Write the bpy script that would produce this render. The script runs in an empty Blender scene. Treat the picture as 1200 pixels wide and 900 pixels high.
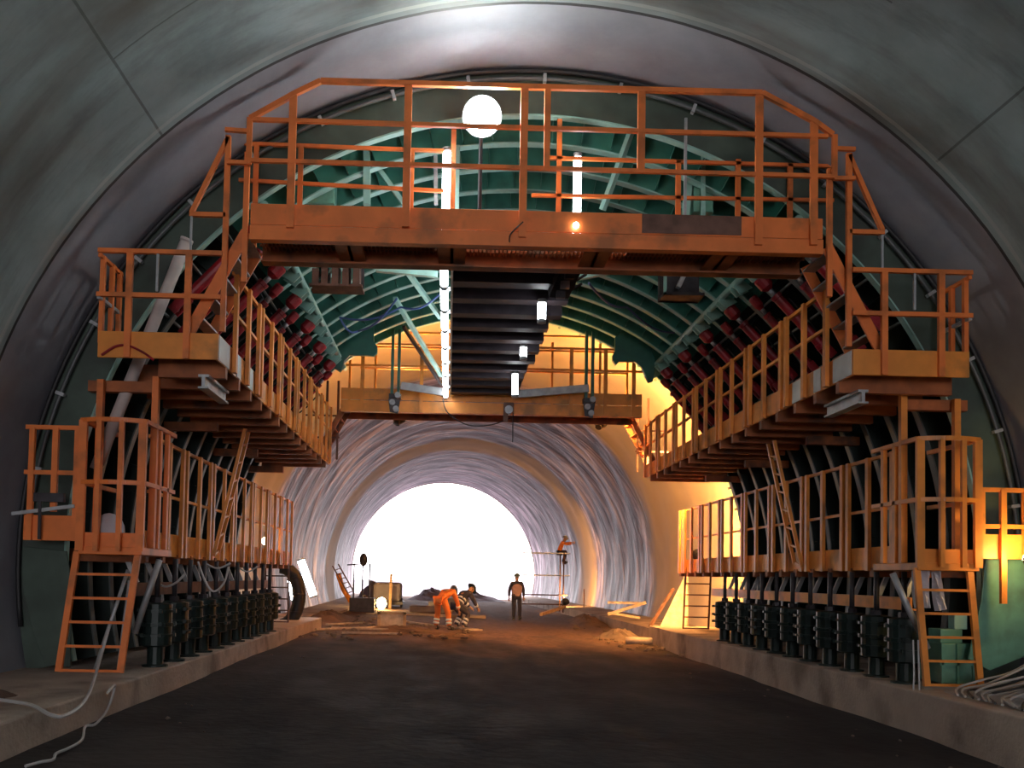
import bpy, bmesh, math, random
from mathutils import Vector, Matrix, Quaternion
random.seed(7)
SC = bpy.context.scene
COL = SC.collection
PI = math.pi
R_ = math.radians
V = Vector

# ------------------------------------------------------------------ camera
FPX = 1100.0
CAM = V((-0.97, 0.0, 1.70))
YAW, PITCH, ROLL = 0.020, 0.040, 0.019
VPX, VPY = 525.0, 675.0            # where the tunnel axis direction lands
fwd = V((math.sin(YAW) * math.cos(PITCH), math.cos(YAW) * math.cos(PITCH), math.sin(PITCH)))
rgt = fwd.cross(V((0, 0, 1))).normalized()
up = rgt.cross(fwd).normalized()
rgt2 = (rgt * math.cos(ROLL) + up * math.sin(ROLL))
up2 = (up * math.cos(ROLL) - rgt * math.sin(ROLL))
ax = V((0, 1, 0))
PPX = VPX - FPX * ax.dot(rgt2) / ax.dot(fwd)
PPY = VPY + FPX * ax.dot(up2) / ax.dot(fwd)
cd = bpy.data.cameras.new('camera')
co = bpy.data.objects.new('camera', cd)
COL.objects.link(co)
co.matrix_world = Matrix(((rgt2.x, up2.x, -fwd.x, CAM.x), (rgt2.y, up2.y, -fwd.y, CAM.y),
                          (rgt2.z, up2.z, -fwd.z, CAM.z), (0, 0, 0, 1)))
cd.sensor_width = 36.0
cd.lens = FPX / 1200.0 * 36.0
cd.shift_x = (600 - PPX) / 1200.0
cd.shift_y = (PPY - 450) / 1200.0
cd.clip_start = 0.05
cd.clip_end = 500
SC.camera = co


def U(px, py, Y):
    """point of the plane y = Y that the photo shows at pixel (px, py)"""
    d = fwd + rgt2 * ((px - PPX) / FPX) + up2 * (-(py - PPY) / FPX)
    return CAM + d * (Y / d.y)


# ------------------------------------------------------------------ light
SC.view_settings.view_transform = 'Standard'
SC.view_settings.look = 'None'
SC.view_settings.gamma = 1.0
SC.view_settings.use_curve_mapping = False
SC.view_settings.exposure = 0.35
W = bpy.data.worlds.new('overcast_sky')
SC.world = W
W.use_nodes = True
bg = W.node_tree.nodes['Background']
bg.inputs[0].default_value = (1.0, 0.94, 0.985, 1)
bg.inputs[1].default_value = 5.5


def portal(name, loc, rot, sx, sy):
    l = bpy.data.lights.new(name, 'AREA')
    l.shape = 'RECTANGLE'
    l.size, l.size_y = sx, sy
    l.cycles.is_portal = True
    o = bpy.data.objects.new(name, l)
    o.location = loc
    o.rotation_euler = rot
    COL.objects.link(o)


portal('daylight_far_portal', (-1.5, 68.5, 3.4), (-PI / 2, 0, 0), 16, 12)
portal('daylight_rear_portal', (0, -21.8, 3.4), (PI / 2, 0, 0), 16, 12)
SODIUM = (1.0, 0.45, 0.12)

# ------------------------------------------------------------------ materials
MATS = {}


def mat(name, col, rough=0.6, metal=0.0, var=0.25, scale=6.0, bump=0.0, spec=0.5, dirt=None, dirt_amt=0.0, bscale=None):
    m = bpy.data.materials.new(name)
    m.use_nodes = True
    nt = m.node_tree
    b = nt.nodes['Principled BSDF']
    b.inputs['Roughness'].default_value = rough
    b.inputs['Metallic'].default_value = metal
    b.inputs['Specular IOR Level'].default_value = spec
    tc = nt.nodes.new('ShaderNodeTexCoord')
    n = nt.nodes.new('ShaderNodeTexNoise')
    n.inputs['Scale'].default_value = scale
    n.inputs['Detail'].default_value = 6
    nt.links.new(tc.outputs['Object'], n.inputs['Vector'])
    r = nt.nodes.new('ShaderNodeValToRGB')
    a = [max(0, c * (1 - var)) for c in col]
    z = [min(1, c * (1 + var)) for c in col]
    r.color_ramp.elements[0].color = (*a, 1)
    r.color_ramp.elements[0].position = 0.3
    r.color_ramp.elements[1].color = (*z, 1)
    r.color_ramp.elements[1].position = 0.7
    nt.links.new(n.outputs['Fac'], r.inputs['Fac'])
    last = r.outputs['Color']
    if dirt:
        n2 = nt.nodes.new('ShaderNodeTexNoise')
        n2.inputs['Scale'].default_value = scale * 0.7
        n2.inputs['Detail'].default_value = 8
        nt.links.new(tc.outputs['Object'], n2.inputs['Vector'])
        r2 = nt.nodes.new('ShaderNodeValToRGB')
        r2.color_ramp.elements[0].position = 0.52
        r2.color_ramp.elements[1].position = 0.68
        r2.color_ramp.elements[1].color = (dirt_amt,) * 3 + (1,)
        nt.links.new(n2.outputs['Fac'], r2.inputs['Fac'])
        mx = nt.nodes.new('ShaderNodeMixRGB')
        nt.links.new(r2.outputs['Color'], mx.inputs['Fac'])
        nt.links.new(last, mx.inputs['Color1'])
        mx.inputs['Color2'].default_value = (*dirt, 1)
        last = mx.outputs['Color']
    nt.links.new(last, b.inputs['Base Color'])
    if bump:
        n3 = nt.nodes.new('ShaderNodeTexNoise')
        n3.inputs['Scale'].default_value = bscale or scale * 4
        n3.inputs['Detail'].default_value = 6
        nt.links.new(tc.outputs['Object'], n3.inputs['Vector'])
        bp = nt.nodes.new('ShaderNodeBump')
        bp.inputs['Strength'].default_value = bump
        bp.inputs['Distance'].default_value = 0.05
        nt.links.new(n3.outputs['Fac'], bp.inputs['Height'])
        nt.links.new(bp.outputs['Normal'], b.inputs['Normal'])
    MATS[name] = m
    return m


def emis(name, col, strength):
    m = bpy.data.materials.new(name)
    m.use_nodes = True
    b = m.node_tree.nodes['Principled BSDF']
    b.inputs['Base Color'].default_value = (*col, 1)
    b.inputs['Emission Color'].default_value = (*col, 1)
    b.inputs['Emission Strength'].default_value = strength
    MATS[name] = m
    return m


ORANGE = mat('orange_paint', (0.86, 0.215, 0.042), 0.45, 0, 0.12, 3, dirt=(0.20, 0.085, 0.03), dirt_amt=0.6)
YELLOWP = mat('yellow_orange_paint', (0.82, 0.28, 0.04), 0.45, 0, 0.15, 3, dirt=(0.22, 0.10, 0.035), dirt_amt=0.6)
DIRTYOR = mat('grimy_orange_paint', (0.38, 0.11, 0.03), 0.6, 0, 0.3, 4, dirt=(0.07, 0.04, 0.025), dirt_amt=0.8)
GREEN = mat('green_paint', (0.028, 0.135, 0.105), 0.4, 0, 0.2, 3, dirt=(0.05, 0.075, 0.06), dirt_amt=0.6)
LGREEN = mat('light_and_lit_green_paint', (0.29, 0.52, 0.45), 0.4, 0, 0.15, 3, dirt=(0.14, 0.24, 0.20), dirt_amt=0.5)  # real light green; on the rib flanges caught lamplight is put into it
OLIVE = mat('olive_green_plate', (0.055, 0.085, 0.065), 0.55, 0, 0.3, 2, dirt=(0.04, 0.045, 0.04), dirt_amt=0.7)
BOXGREEN = mat('green_machine_paint', (0.12, 0.30, 0.22), 0.45, 0, 0.2, 4, dirt=(0.06, 0.09, 0.07), dirt_amt=0.5)
SIDEG = mat('shaded_green_skin', (0.018, 0.032, 0.028), 0.6, 0, 0.3, 2)  # shell green darkened: shade below the platforms put into the colour
SIDERIB = mat('dark_grey_rib', (0.13, 0.15, 0.14), 0.5, 0.1, 0.3, 4)  # darker grey for the ribs below the hinges
DKGREEN = mat('dark_green_steel', (0.013, 0.026, 0.023), 0.45, 0.2, 0.3, 6)
RED = mat('red_paint', (0.33, 0.012, 0.02), 0.45, 0, 0.2, 5, dirt=(0.10, 0.02, 0.02), dirt_amt=0.6)
STEEL = mat('worn_steel', (0.30, 0.30, 0.31), 0.4, 0.7, 0.2, 8)
GALV = mat('galvanised_steel', (0.42, 0.44, 0.45), 0.45, 0.4, 0.2, 8)
DULL = mat('dull_dark_pipe', (0.10, 0.11, 0.11), 0.5, 0.3, 0.2, 6)
PALELIT = mat('pale_lit_plate', (0.55, 0.60, 0.58), 0.45, 0.1, 0.12, 4)  # lamplight on the inner fascia put into a pale colour
WEB = mat('green_rib_paint', (0.06, 0.24, 0.185), 0.4, 0, 0.2, 3, dirt=(0.03, 0.07, 0.06), dirt_amt=0.5)
DARK = mat('dark_steel', (0.045, 0.04, 0.045), 0.5, 0.3, 0.4, 6)
PURPLE = mat('dark_brown_deck', (0.05, 0.037, 0.047), 0.6, 0.1, 0.35, 4)
RUBBER = mat('black_rubber', (0.02, 0.02, 0.022), 0.55, 0, 0.2, 8)
RUST = mat('rusty_brown_steel', (0.17, 0.085, 0.06), 0.7, 0.1, 0.35, 5)
CONC = mat('kerb_concrete', (0.46, 0.36, 0.29), 0.85, 0, 0.2, 1.6, 0.35, dirt=(0.10, 0.07, 0.055), dirt_amt=0.7, bscale=18)
CARD = mat('pale_grey_tube', (0.56, 0.49, 0.46), 0.8, 0, 0.12, 4)
CLOTH = mat('white_sheeting', (0.62, 0.60, 0.64), 0.7, 0, 0.15, 3, 0.3)
WHITEC = mat('pale_cable', (0.50, 0.49, 0.48), 0.6, 0, 0.1, 4)
BLUE = mat('blue_hose', (0.07, 0.12, 0.32), 0.5, 0, 0.1, 4)
TIMBER = mat('rough_timber', (0.42, 0.27, 0.15), 0.8, 0, 0.3, 5, 0.3)
PALLET = mat('pale_boards', (0.50, 0.40, 0.30), 0.8, 0, 0.3, 5, 0.3)
DIRT = mat('reddish_dirt', (0.14, 0.08, 0.052), 0.95, 0, 0.4, 1.5, 0.8, bscale=9)
ROCK = mat('dusty_rock', (0.17, 0.125, 0.10), 0.95, 0, 0.3, 3, 0.7, bscale=10)
PLASTER = mat('pale_grout_spill', (0.42, 0.42, 0.43), 0.9, 0, 0.2, 2, 0.6, bscale=10)
FAROUT = mat('grey_spoil', (0.22, 0.20, 0.23), 0.95, 0, 0.3, 1, 0.5, bscale=2)
SKIN = mat('skin', (0.42, 0.24, 0.16), 0.55, 0, 0.08, 6)
HIVIS = mat('orange_coverall', (0.85, 0.23, 0.05), 0.75, 0, 0.12, 8)
REFL = mat('reflective_band', (0.85, 0.86, 0.88), 0.4, 0, 0.05, 8)
NAVY = mat('dark_blue_cloth', (0.035, 0.035, 0.06), 0.8, 0, 0.2, 8)
DKVEST = mat('dusky_vest', (0.42, 0.27, 0.27), 0.8, 0, 0.2, 8)
BOOT = mat('black_boot', (0.02, 0.018, 0.017), 0.5, 0, 0.1, 8)
HELM = mat('helmet_shell', (0.35, 0.37, 0.36), 0.35, 0, 0.05, 8)
HELMB = mat('dark_helmet_shell', (0.07, 0.10, 0.09), 0.35, 0, 0.05, 8)
EYE = mat('eye_dark', (0.03, 0.02, 0.02), 0.3, 0, 0.0, 8)
TUBE = emis('cool_white_tube', (0.88, 0.95, 1.0), 14.0)
TUBE2 = emis('cool_white_tube_near', (0.88, 0.95, 1.0), 14.0)
FLOODM = emis('flood_lens', (0.93, 1.0, 0.95), 150.0)
SODM = emis('sodium_lens', SODIUM, 2000.0)
SODF = emis('sodium_floor_lens', SODIUM, 700.0)
GLOBE = emis('sodium_globe', (1.0, 0.58, 0.20), 150.0)
SODN = emis('sodium_lens_near', (1.0, 0.62, 0.22), 160.0)
BULBM = emis('warm_bulb_glass', (1.0, 0.66, 0.35), 25.0)
COOLB = emis('cool_bulb_glass', (1.0, 0.97, 0.92), 12.0)


# ------------------------------------------------------------------ mesh builder
class MB:
    def __init__(self):
        self.bm = bmesh.new()

    def vs(self, pts):
        return [self.bm.verts.new(p) for p in pts]

    def face(self, vs):
        try:
            return self.bm.faces.new(vs)
        except ValueError:
            return None

    def box(self, c, s, M=None):
        c = V(c)
        x, y, z = s[0] / 2, s[1] / 2, s[2] / 2
        P = [V((sx * x, sy * y, sz * z)) for sx in (-1, 1) for sy in (-1, 1) for sz in (-1, 1)]
        if M:
            P = [M @ p for p in P]
        v = self.vs([c + p for p in P])
        for f in ((0, 1, 3, 2), (4, 6, 7, 5), (0, 4, 5, 1), (2, 3, 7, 6), (0, 2, 6, 4), (1, 5, 7, 3)):
            self.face([v[i] for i in f])
        return self

    def bb(self, a, b):
        a, b = V(a), V(b)
        return self.box((a + b) / 2, [abs(b[i] - a[i]) for i in range(3)])

    def bar(self, p, q, w, h, upv=(0, 0, 1)):
        p, q = V(p), V(q)
        d = (q - p)
        L = d.length
        if L < 1e-6:
            return self
        d.normalize()
        u = V(upv)
        if abs(d.dot(u)) > 0.97:
            u = V((0, 1, 0))
        s = d.cross(u).normalized()
        t = s.cross(d).normalized()
        M = Matrix((s, d, t)).transposed()
        return self.box((p + q) / 2, (w, L, h), M)

    def tube(self, pts, r, n=8, caps=True):
        pts = [V(p) for p in pts]
        rings = []
        prev = None
        for i, p in enumerate(pts):
            if i == 0:
                d = pts[1] - p
            elif i == len(pts) - 1:
                d = p - pts[i - 1]
            else:
                d = pts[i + 1] - pts[i - 1]
            d.normalize()
            if prev is None:
                a = V((0, 0, 1)) if abs(d.z) < 0.9 else V((1, 0, 0))
                s = d.cross(a).normalized()
            else:
                s = (prev - d * prev.dot(d)).normalized()
            prev = s
            t = d.cross(s)
            rr = r[i] if isinstance(r, (list, tuple)) else r
            rings.append(self.vs([p + (s * math.cos(2 * PI * k / n) + t * math.sin(2 * PI * k / n)) * rr for k in range(n)]))
        for a, b in zip(rings, rings[1:]):
            for k in range(n):
                f = self.face([a[k], a[(k + 1) % n], b[(k + 1) % n], b[k]])
                if f and n > 6:
                    f.smooth = True
        if caps:
            self.face(list(reversed(rings[0])))
            self.face(rings[-1])
        return self

    def lathe(self, prof, p, q, n=12):
        """prof: (t along p->q in metres, radius)"""
        p, q = V(p), V(q)
        d = (q - p).normalized()
        return self.tube_prof(p, d, prof, n)

    def tube_prof(self, p, d, prof, n):
        a = V((0, 0, 1)) if abs(d.z) < 0.9 else V((1, 0, 0))
        s = d.cross(a).normalized()
        t = d.cross(s)
        rings = [self.vs([p + d * h + (s * math.cos(2 * PI * k / n) + t * math.sin(2 * PI * k / n)) * max(r, 1e-4) for k in range(n)]) for h, r in prof]
        for a, b in zip(rings, rings[1:]):
            for k in range(n):
                self.face([a[k], a[(k + 1) % n], b[(k + 1) % n], b[k]])
        self.face(list(reversed(rings[0])))
        self.face(rings[-1])
        return self

    def prism(self, poly, dvec):
        d = V(dvec)
        a = self.vs([V(p) for p in poly])
        b = self.vs([V(p) + d for p in poly])
        n = len(poly)
        self.face(list(reversed(a)))
        self.face(b)
        for k in range(n):
            self.face([a[k], a[(k + 1) % n], b[(k + 1) % n], b[k]])
        return self

    def ring(self, r0, r1, y0, y1, a0, a1, n, zc):
        secs = []
        for i in range(n + 1):
            a = R_(a0 + (a1 - a0) * i / n)
            c, s = math.cos(a), math.sin(a)
            secs.append(self.vs([(r * c, y, zc + r * s) for r, y in ((r0, y0), (r1, y0), (r1, y1), (r0, y1))]))
        for a, b in zip(secs, secs[1:]):
            for k in range(4):
                self.face([a[k], a[(k + 1) % 4], b[(k + 1) % 4], b[k]])
        self.face(list(reversed(secs[0])))
        self.face(secs[-1])
        return self

    def sphere(self, c, r, sx=1, sy=1, sz=1, u=12, v=8):
        M = Matrix.Translation(V(c)) @ Matrix.Diagonal((sx, sy, sz, 1))
        g = bmesh.ops.create_uvsphere(self.bm, u_segments=u, v_segments=v, radius=r, matrix=M)
        for vv in g['verts']:
            for f in vv.link_faces:
                f.smooth = True
        return self

    def rock(self, c, r, seed=0):
        rnd = random.Random(seed)
        g = bmesh.ops.create_icosphere(self.bm, subdivisions=2, radius=1.0)
        sc = (r * rnd.uniform(.8, 1.3), r * rnd.uniform(.8, 1.3), r * rnd.uniform(.45, .8))
        for v in g['verts']:
            k = rnd.uniform(.82, 1.12)
            v.co = V((v.co.x * sc[0] * k, v.co.y * sc[1] * k, v.co.z * sc[2] * k)) + V(c)
        return self

    def build(self, name, m, parent=None, bevel=0.0):
        bmesh.ops.recalc_face_normals(self.bm, faces=self.bm.faces)
        me = bpy.data.meshes.new(name)
        if parent is not None:
            off = parent_off(parent)
            if off.length > 0:
                bmesh.ops.translate(self.bm, verts=self.bm.verts, vec=-off)
        self.bm.to_mesh(me)
        self.bm.free()
        me.materials.append(m)
        o = bpy.data.objects.new(name, me)
        COL.objects.link(o)
        if parent is not None:
            o.parent = parent
        if bevel:
            b = o.modifiers.new('bevel', 'BEVEL')
            b.width = bevel
            b.segments = 2
            b.limit_method = 'ANGLE'
        return o


def parent_off(o):
    v = V((0, 0, 0))
    while o is not None:
        v += V(o.location)
        o = o.parent
    return v


def tag(o, label=None, cat=None, group=None, kind=None):
    if label:
        o['label'] = label
    if cat:
        o['category'] = cat
    if group:
        o['group'] = group
    if kind:
        o['kind'] = kind
    return o


def thing(name, loc, label, cat, group=None):
    o = bpy.data.objects.new(name, None)
    o.empty_display_size = 0.1
    o.location = loc
    COL.objects.link(o)
    return tag(o, label, cat, group)


def dup(root, loc, rot=None, label=None, scale=None):
    r = root.copy()
    COL.objects.link(r)
    r.location = loc
    if rot is not None:
        r.rotation_euler = rot
    if scale is not None:
        r.scale = scale
    if label:
        r['label'] = label
    for ch in list(root.children):
        c = ch.copy()
        COL.objects.link(c)
        c.parent = r
        for g in list(ch.children):
            d = g.copy()
            COL.objects.link(d)
            d.parent = c
    return r


def one(name, mb, m, label, cat, group=None, kind=None, bevel=0.0, base=None):
    """a thing that is a single mesh; its origin goes to base"""
    if base is not None:
        bmesh.ops.translate(mb.bm, verts=mb.bm.verts, vec=-V(base))
    o = mb.build(name, m, None, bevel)
    if base is not None:
        o.location = base
    return tag(o, label, cat, group, kind)


ORD = ['first', 'second', 'third', 'fourth', 'fifth', 'sixth', 'seventh', 'eighth', 'ninth', 'tenth', 'eleventh',
       'twelfth', 'thirteenth', 'fourteenth', 'fifteenth', 'sixteenth']
ZC = 1.85          # springing centre of the tunnel arch
RS = 6.17          # formwork skin
RI = 5.60          # inner flange of the formwork ribs
Y0, Y1 = 11.46, 22.0


def arc(r, deg, y=0.0):
    a = R_(deg)
    return V((r * math.cos(a), y, ZC + r * math.sin(a)))


def ground(x, y):
    return 0.10 - 0.024 * max(-5, min(5, x))


# ------------------------------------------------------------------ tunnel shells
def bend(y):
    return -1.25 * (max(0.0, y - 26.0) / 41.0) ** 2


def tunnel(name, R, ys, m, n=96, a0=-20.0, a1=200.0, wob=0.0):
    bm = bmesh.new()
    uvl = bm.loops.layers.uv.new('UVMap')
    rows = []
    for y in ys:
        row = []
        for i in range(n + 1):
            a = R_(a0 + (a1 - a0) * i / n)
            rr = R + (wob * (math.sin(3 * a * 4 + y * 2.1) + math.sin(y * 3.7 + a * 9)) if wob else 0)
            row.append((bm.verts.new((bend(y) + rr * math.cos(a), y, ZC + rr * math.sin(a))), a * R, y))
        rows.append(row)
    for p, q in zip(rows, rows[1:]):
        for i in range(n):
            cs = (p[i], p[i + 1], q[i + 1], q[i])
            f = bm.faces.new([c[0] for c in cs])
            f.smooth = True
            for l, c in zip(f.loops, cs):
                l[uvl].uv = (c[1], c[2])
    me = bpy.data.meshes.new(name)
    bm.to_mesh(me)
    bm.free()
    me.materials.append(m)
    o = bpy.data.objects.new(name, me)
    COL.objects.link(o)
    o['kind'] = 'structure'
    return o


def node(nt, t, **kw):
    n = nt.nodes.new(t)
    for k, v in kw.items():
        setattr(n, k, v)
    return n


def math_node(nt, op, a, b=None, clamp=False):
    n = nt.nodes.new('ShaderNodeMath')
    n.operation = op
    n.use_clamp = clamp
    for i, x in enumerate((a, b)):
        if x is None:
            continue
        if isinstance(x, (int, float)):
            n.inputs[i].default_value = x
        else:
            nt.links.new(x, n.inputs[i])
    return n.outputs[0]


def ramp(nt, fac, stops):
    r = nt.nodes.new('ShaderNodeValToRGB')
    e = r.color_ramp.elements
    while len(e) < len(stops):
        e.new(0.5)
    for el, (p, c) in zip(e, stops):
        el.position = p
        el.color = (*c, 1) if len(c) == 3 else c
    nt.links.new(fac, r.inputs['Fac'])
    return r.outputs['Color']


def mixc(nt, fac, a, b):
    m = nt.nodes.new('ShaderNodeMixRGB')
    for i, x in ((0, fac), (1, a), (2, b)):
        if isinstance(x, (int, float)):
            m.inputs[i].default_value = x
        elif isinstance(x, tuple):
            m.inputs[i].default_value = (*x, 1)
        else:
            nt.links.new(x, m.inputs[i])
    return m.outputs[0]


def lining_material():
    m = bpy.data.materials.new('lining_concrete')
    m.use_nodes = True
    nt = m.node_tree
    b = nt.nodes['Principled BSDF']
    uv = node(nt, 'ShaderNodeUVMap')
    sep = node(nt, 'ShaderNodeSeparateXYZ')
    nt.links.new(uv.outputs[0], sep.inputs[0])
    u, v = sep.outputs[0], sep.outputs[1]
    n1 = node(nt, 'ShaderNodeTexNoise')
    n1.inputs['Scale'].default_value = 0.55
    n1.inputs['Detail'].default_value = 7
    n1.inputs['Roughness'].default_value = 0.6
    nt.links.new(uv.outputs[0], n1.inputs['Vector'])
    mp = node(nt, 'ShaderNodeMapping')
    mp.inputs['Scale'].default_value = (0.25, 1.1, 1)
    nt.links.new(uv.outputs[0], mp.inputs['Vector'])
    n2 = node(nt, 'ShaderNodeTexNoise')
    n2.inputs['Scale'].default_value = 0.8
    n2.inputs['Detail'].default_value = 5
    nt.links.new(mp.outputs[0], n2.inputs['Vector'])
    base = ramp(nt, n1.outputs['Fac'], [(0.3, (0.165, 0.22, 0.23)), (0.5, (0.30, 0.385, 0.40)), (0.72, (0.43, 0.53, 0.55))])
    stain = ramp(nt, n2.outputs['Fac'], [(0.48, (0, 0, 0)), (0.68, (0.85, 0.85, 0.85))])
    base = mixc(nt, stain, base, (0.13, 0.11, 0.09))
    n4 = node(nt, 'ShaderNodeTexNoise')
    n4.inputs['Scale'].default_value = 2.2
    n4.inputs['Detail'].default_value = 9
    n4.inputs['Roughness'].default_value = 0.7
    nt.links.new(mp.outputs[0], n4.inputs['Vector'])
    sm = ramp(nt, n4.outputs['Fac'], [(0.5, (0, 0, 0)), (0.75, (0.6, 0.6, 0.6))])
    base = mixc(nt, sm, base, (0.10, 0.10, 0.10))
    # ring beside the formwork: bluish tube light put into a greyer violet colour
    cool_ring = math_node(nt, 'GREATER_THAN', v, 10.12)
    grey = ramp(nt, n1.outputs['Fac'], [(0.3, (0.22, 0.22, 0.255)), (0.7, (0.40, 0.41, 0.465))])
    base = mixc(nt, cool_ring, base, grey)
    wob = math_node(nt, 'MULTIPLY', math_node(nt, 'SUBTRACT', n1.outputs['Fac'], 0.5), 0.04)

    def line(coord, at, w, lo=None, other=None, hi=None):
        d = math_node(nt, 'ABSOLUTE', math_node(nt, 'ADD', math_node(nt, 'SUBTRACT', coord, at), wob))
        k = math_node(nt, 'LESS_THAN', d, w)
        if other is not None:
            k = math_node(nt, 'MULTIPLY', k, math_node(nt, 'GREATER_THAN', other, lo))
            k = math_node(nt, 'MULTIPLY', k, math_node(nt, 'LESS_THAN', other, hi))
        return k
    jo = line(v, 10.12, 0.025)
    base = mixc(nt, math_node(nt, 'MULTIPLY', jo, 0.9), base, (0.02, 0.02, 0.02))
    l2 = line(u, RS * R_(133), 0.014, -20, v, 10.1)
    l2 = math_node(nt, 'MAXIMUM', l2, line(u, RS * R_(46.5), 0.014, -20, v, 10.0))
    l2 = math_node(nt, 'MAXIMUM', l2, line(v, 8.6, 0.010, RS * R_(60), u, RS * R_(133)))
    base = mixc(nt, math_node(nt, 'MULTIPLY', l2, 0.6), base, (0.05, 0.055, 0.05))
    # grout run lines along the joint
    l3 = line(v, 9.98, 0.03)
    base = mixc(nt, math_node(nt, 'MULTIPLY', l3, 0.35), base, (0.6, 0.62, 0.6))
    nt.links.new(base, b.inputs['Base Color'])
    b.inputs['Roughness'].default_value = 0.62
    n3 = node(nt, 'ShaderNodeTexNoise')
    n3.inputs['Scale'].default_value = 5
    n3.inputs['Detail'].default_value = 6
    nt.links.new(uv.outputs[0], n3.inputs['Vector'])
    bp = node(nt, 'ShaderNodeBump')
    bp.inputs['Strength'].default_value = 0.12
    bp.inputs['Distance'].default_value = 0.05
    nt.links.new(n3.outputs['Fac'], bp.inputs['Height'])
    nt.links.new(bp.outputs[0], b.inputs['Normal'])
    return m


def membrane_material():
    m = bpy.data.materials.new('sheeted_vault')
    m.use_nodes = True
    nt = m.node_tree
    b = nt.nodes['Principled BSDF']
    uv = node(nt, 'ShaderNodeUVMap')
    sep = node(nt, 'ShaderNodeSeparateXYZ')
    nt.links.new(uv.outputs[0], sep.inputs[0])
    v = sep.outputs[1]

    def noise(su, sv, scale, det=6):
        mp = node(nt, 'ShaderNodeMapping')
        mp.inputs['Scale'].default_value = (su, sv, 1)
        nt.links.new(uv.outputs[0], mp.inputs['Vector'])
        n = node(nt, 'ShaderNodeTexNoise')
        n.inputs['Scale'].default_value = scale
        n.inputs['Detail'].default_value = det
        n.inputs['Distortion'].default_value = 0.6
        nt.links.new(mp.outputs[0], n.inputs['Vector'])
        return n.outputs['Fac']
    w1 = noise(0.20, 1.0, 1.5, 10)
    w2 = noise(0.55, 0.8, 0.9, 6)
    wr = math_node(nt, 'ADD', math_node(nt, 'MULTIPLY', w1, 0.62), math_node(nt, 'MULTIPLY', w2, 0.38))
    mo = noise(0.5, 0.5, 0.7, 4)
    sheet = ramp(nt, wr, [(0.42, (0.032, 0.014, 0.024)), (0.51, (0.16, 0.10, 0.135)), (0.61, (0.58, 0.46, 0.54))])
    tan = ramp(nt, mo, [(0.3, (0.44, 0.36, 0.27)), (0.7, (0.60, 0.50, 0.38))])
    # bare smooth rings: next to the formwork, and one further in
    e = math_node(nt, 'MULTIPLY', math_node(nt, 'SUBTRACT', mo, 0.5), 1.6)
    vv = math_node(nt, 'ADD', v, e)
    ang = math_node(nt, 'COSINE', math_node(nt, 'DIVIDE', sep.outputs[0], 6.62))

    def soft(x, at, w):
        return math_node(nt, 'MULTIPLY', math_node(nt, 'SUBTRACT', x, at), 1.0 / w, True)
    edge = math_node(nt, 'SUBTRACT', vv, math_node(nt, 'MULTIPLY', ang, 2.6))
    k1 = math_node(nt, 'SUBTRACT', 1.0, soft(edge, 31.0, 1.2))
    k2 = math_node(nt, 'MULTIPLY', soft(vv, 45.4, 1.0), math_node(nt, 'SUBTRACT', 1.0, soft(vv, 49.6, 1.2)))
    k = math_node(nt, 'MAXIMUM', k1, k2)
    nt.links.new(mixc(nt, k, sheet, tan), b.inputs['Base Color'])
    rg = math_node(nt, 'ADD', math_node(nt, 'MULTIPLY', k, 0.26), 0.50)
    b.inputs['Specular IOR Level'].default_value = 0.28
    nt.links.new(rg, b.inputs['Roughness'])
    bp = node(nt, 'ShaderNodeBump')
    bp.inputs['Distance'].default_value = 0.35
    st = math_node(nt, 'SUBTRACT', 0.55, math_node(nt, 'MULTIPLY', k, 0.50))
    nt.links.new(st, bp.inputs['Strength'])
    nt.links.new(wr, bp.inputs['Height'])
    nt.links.new(bp.outputs[0], b.inputs['Normal'])
    return m


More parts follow.
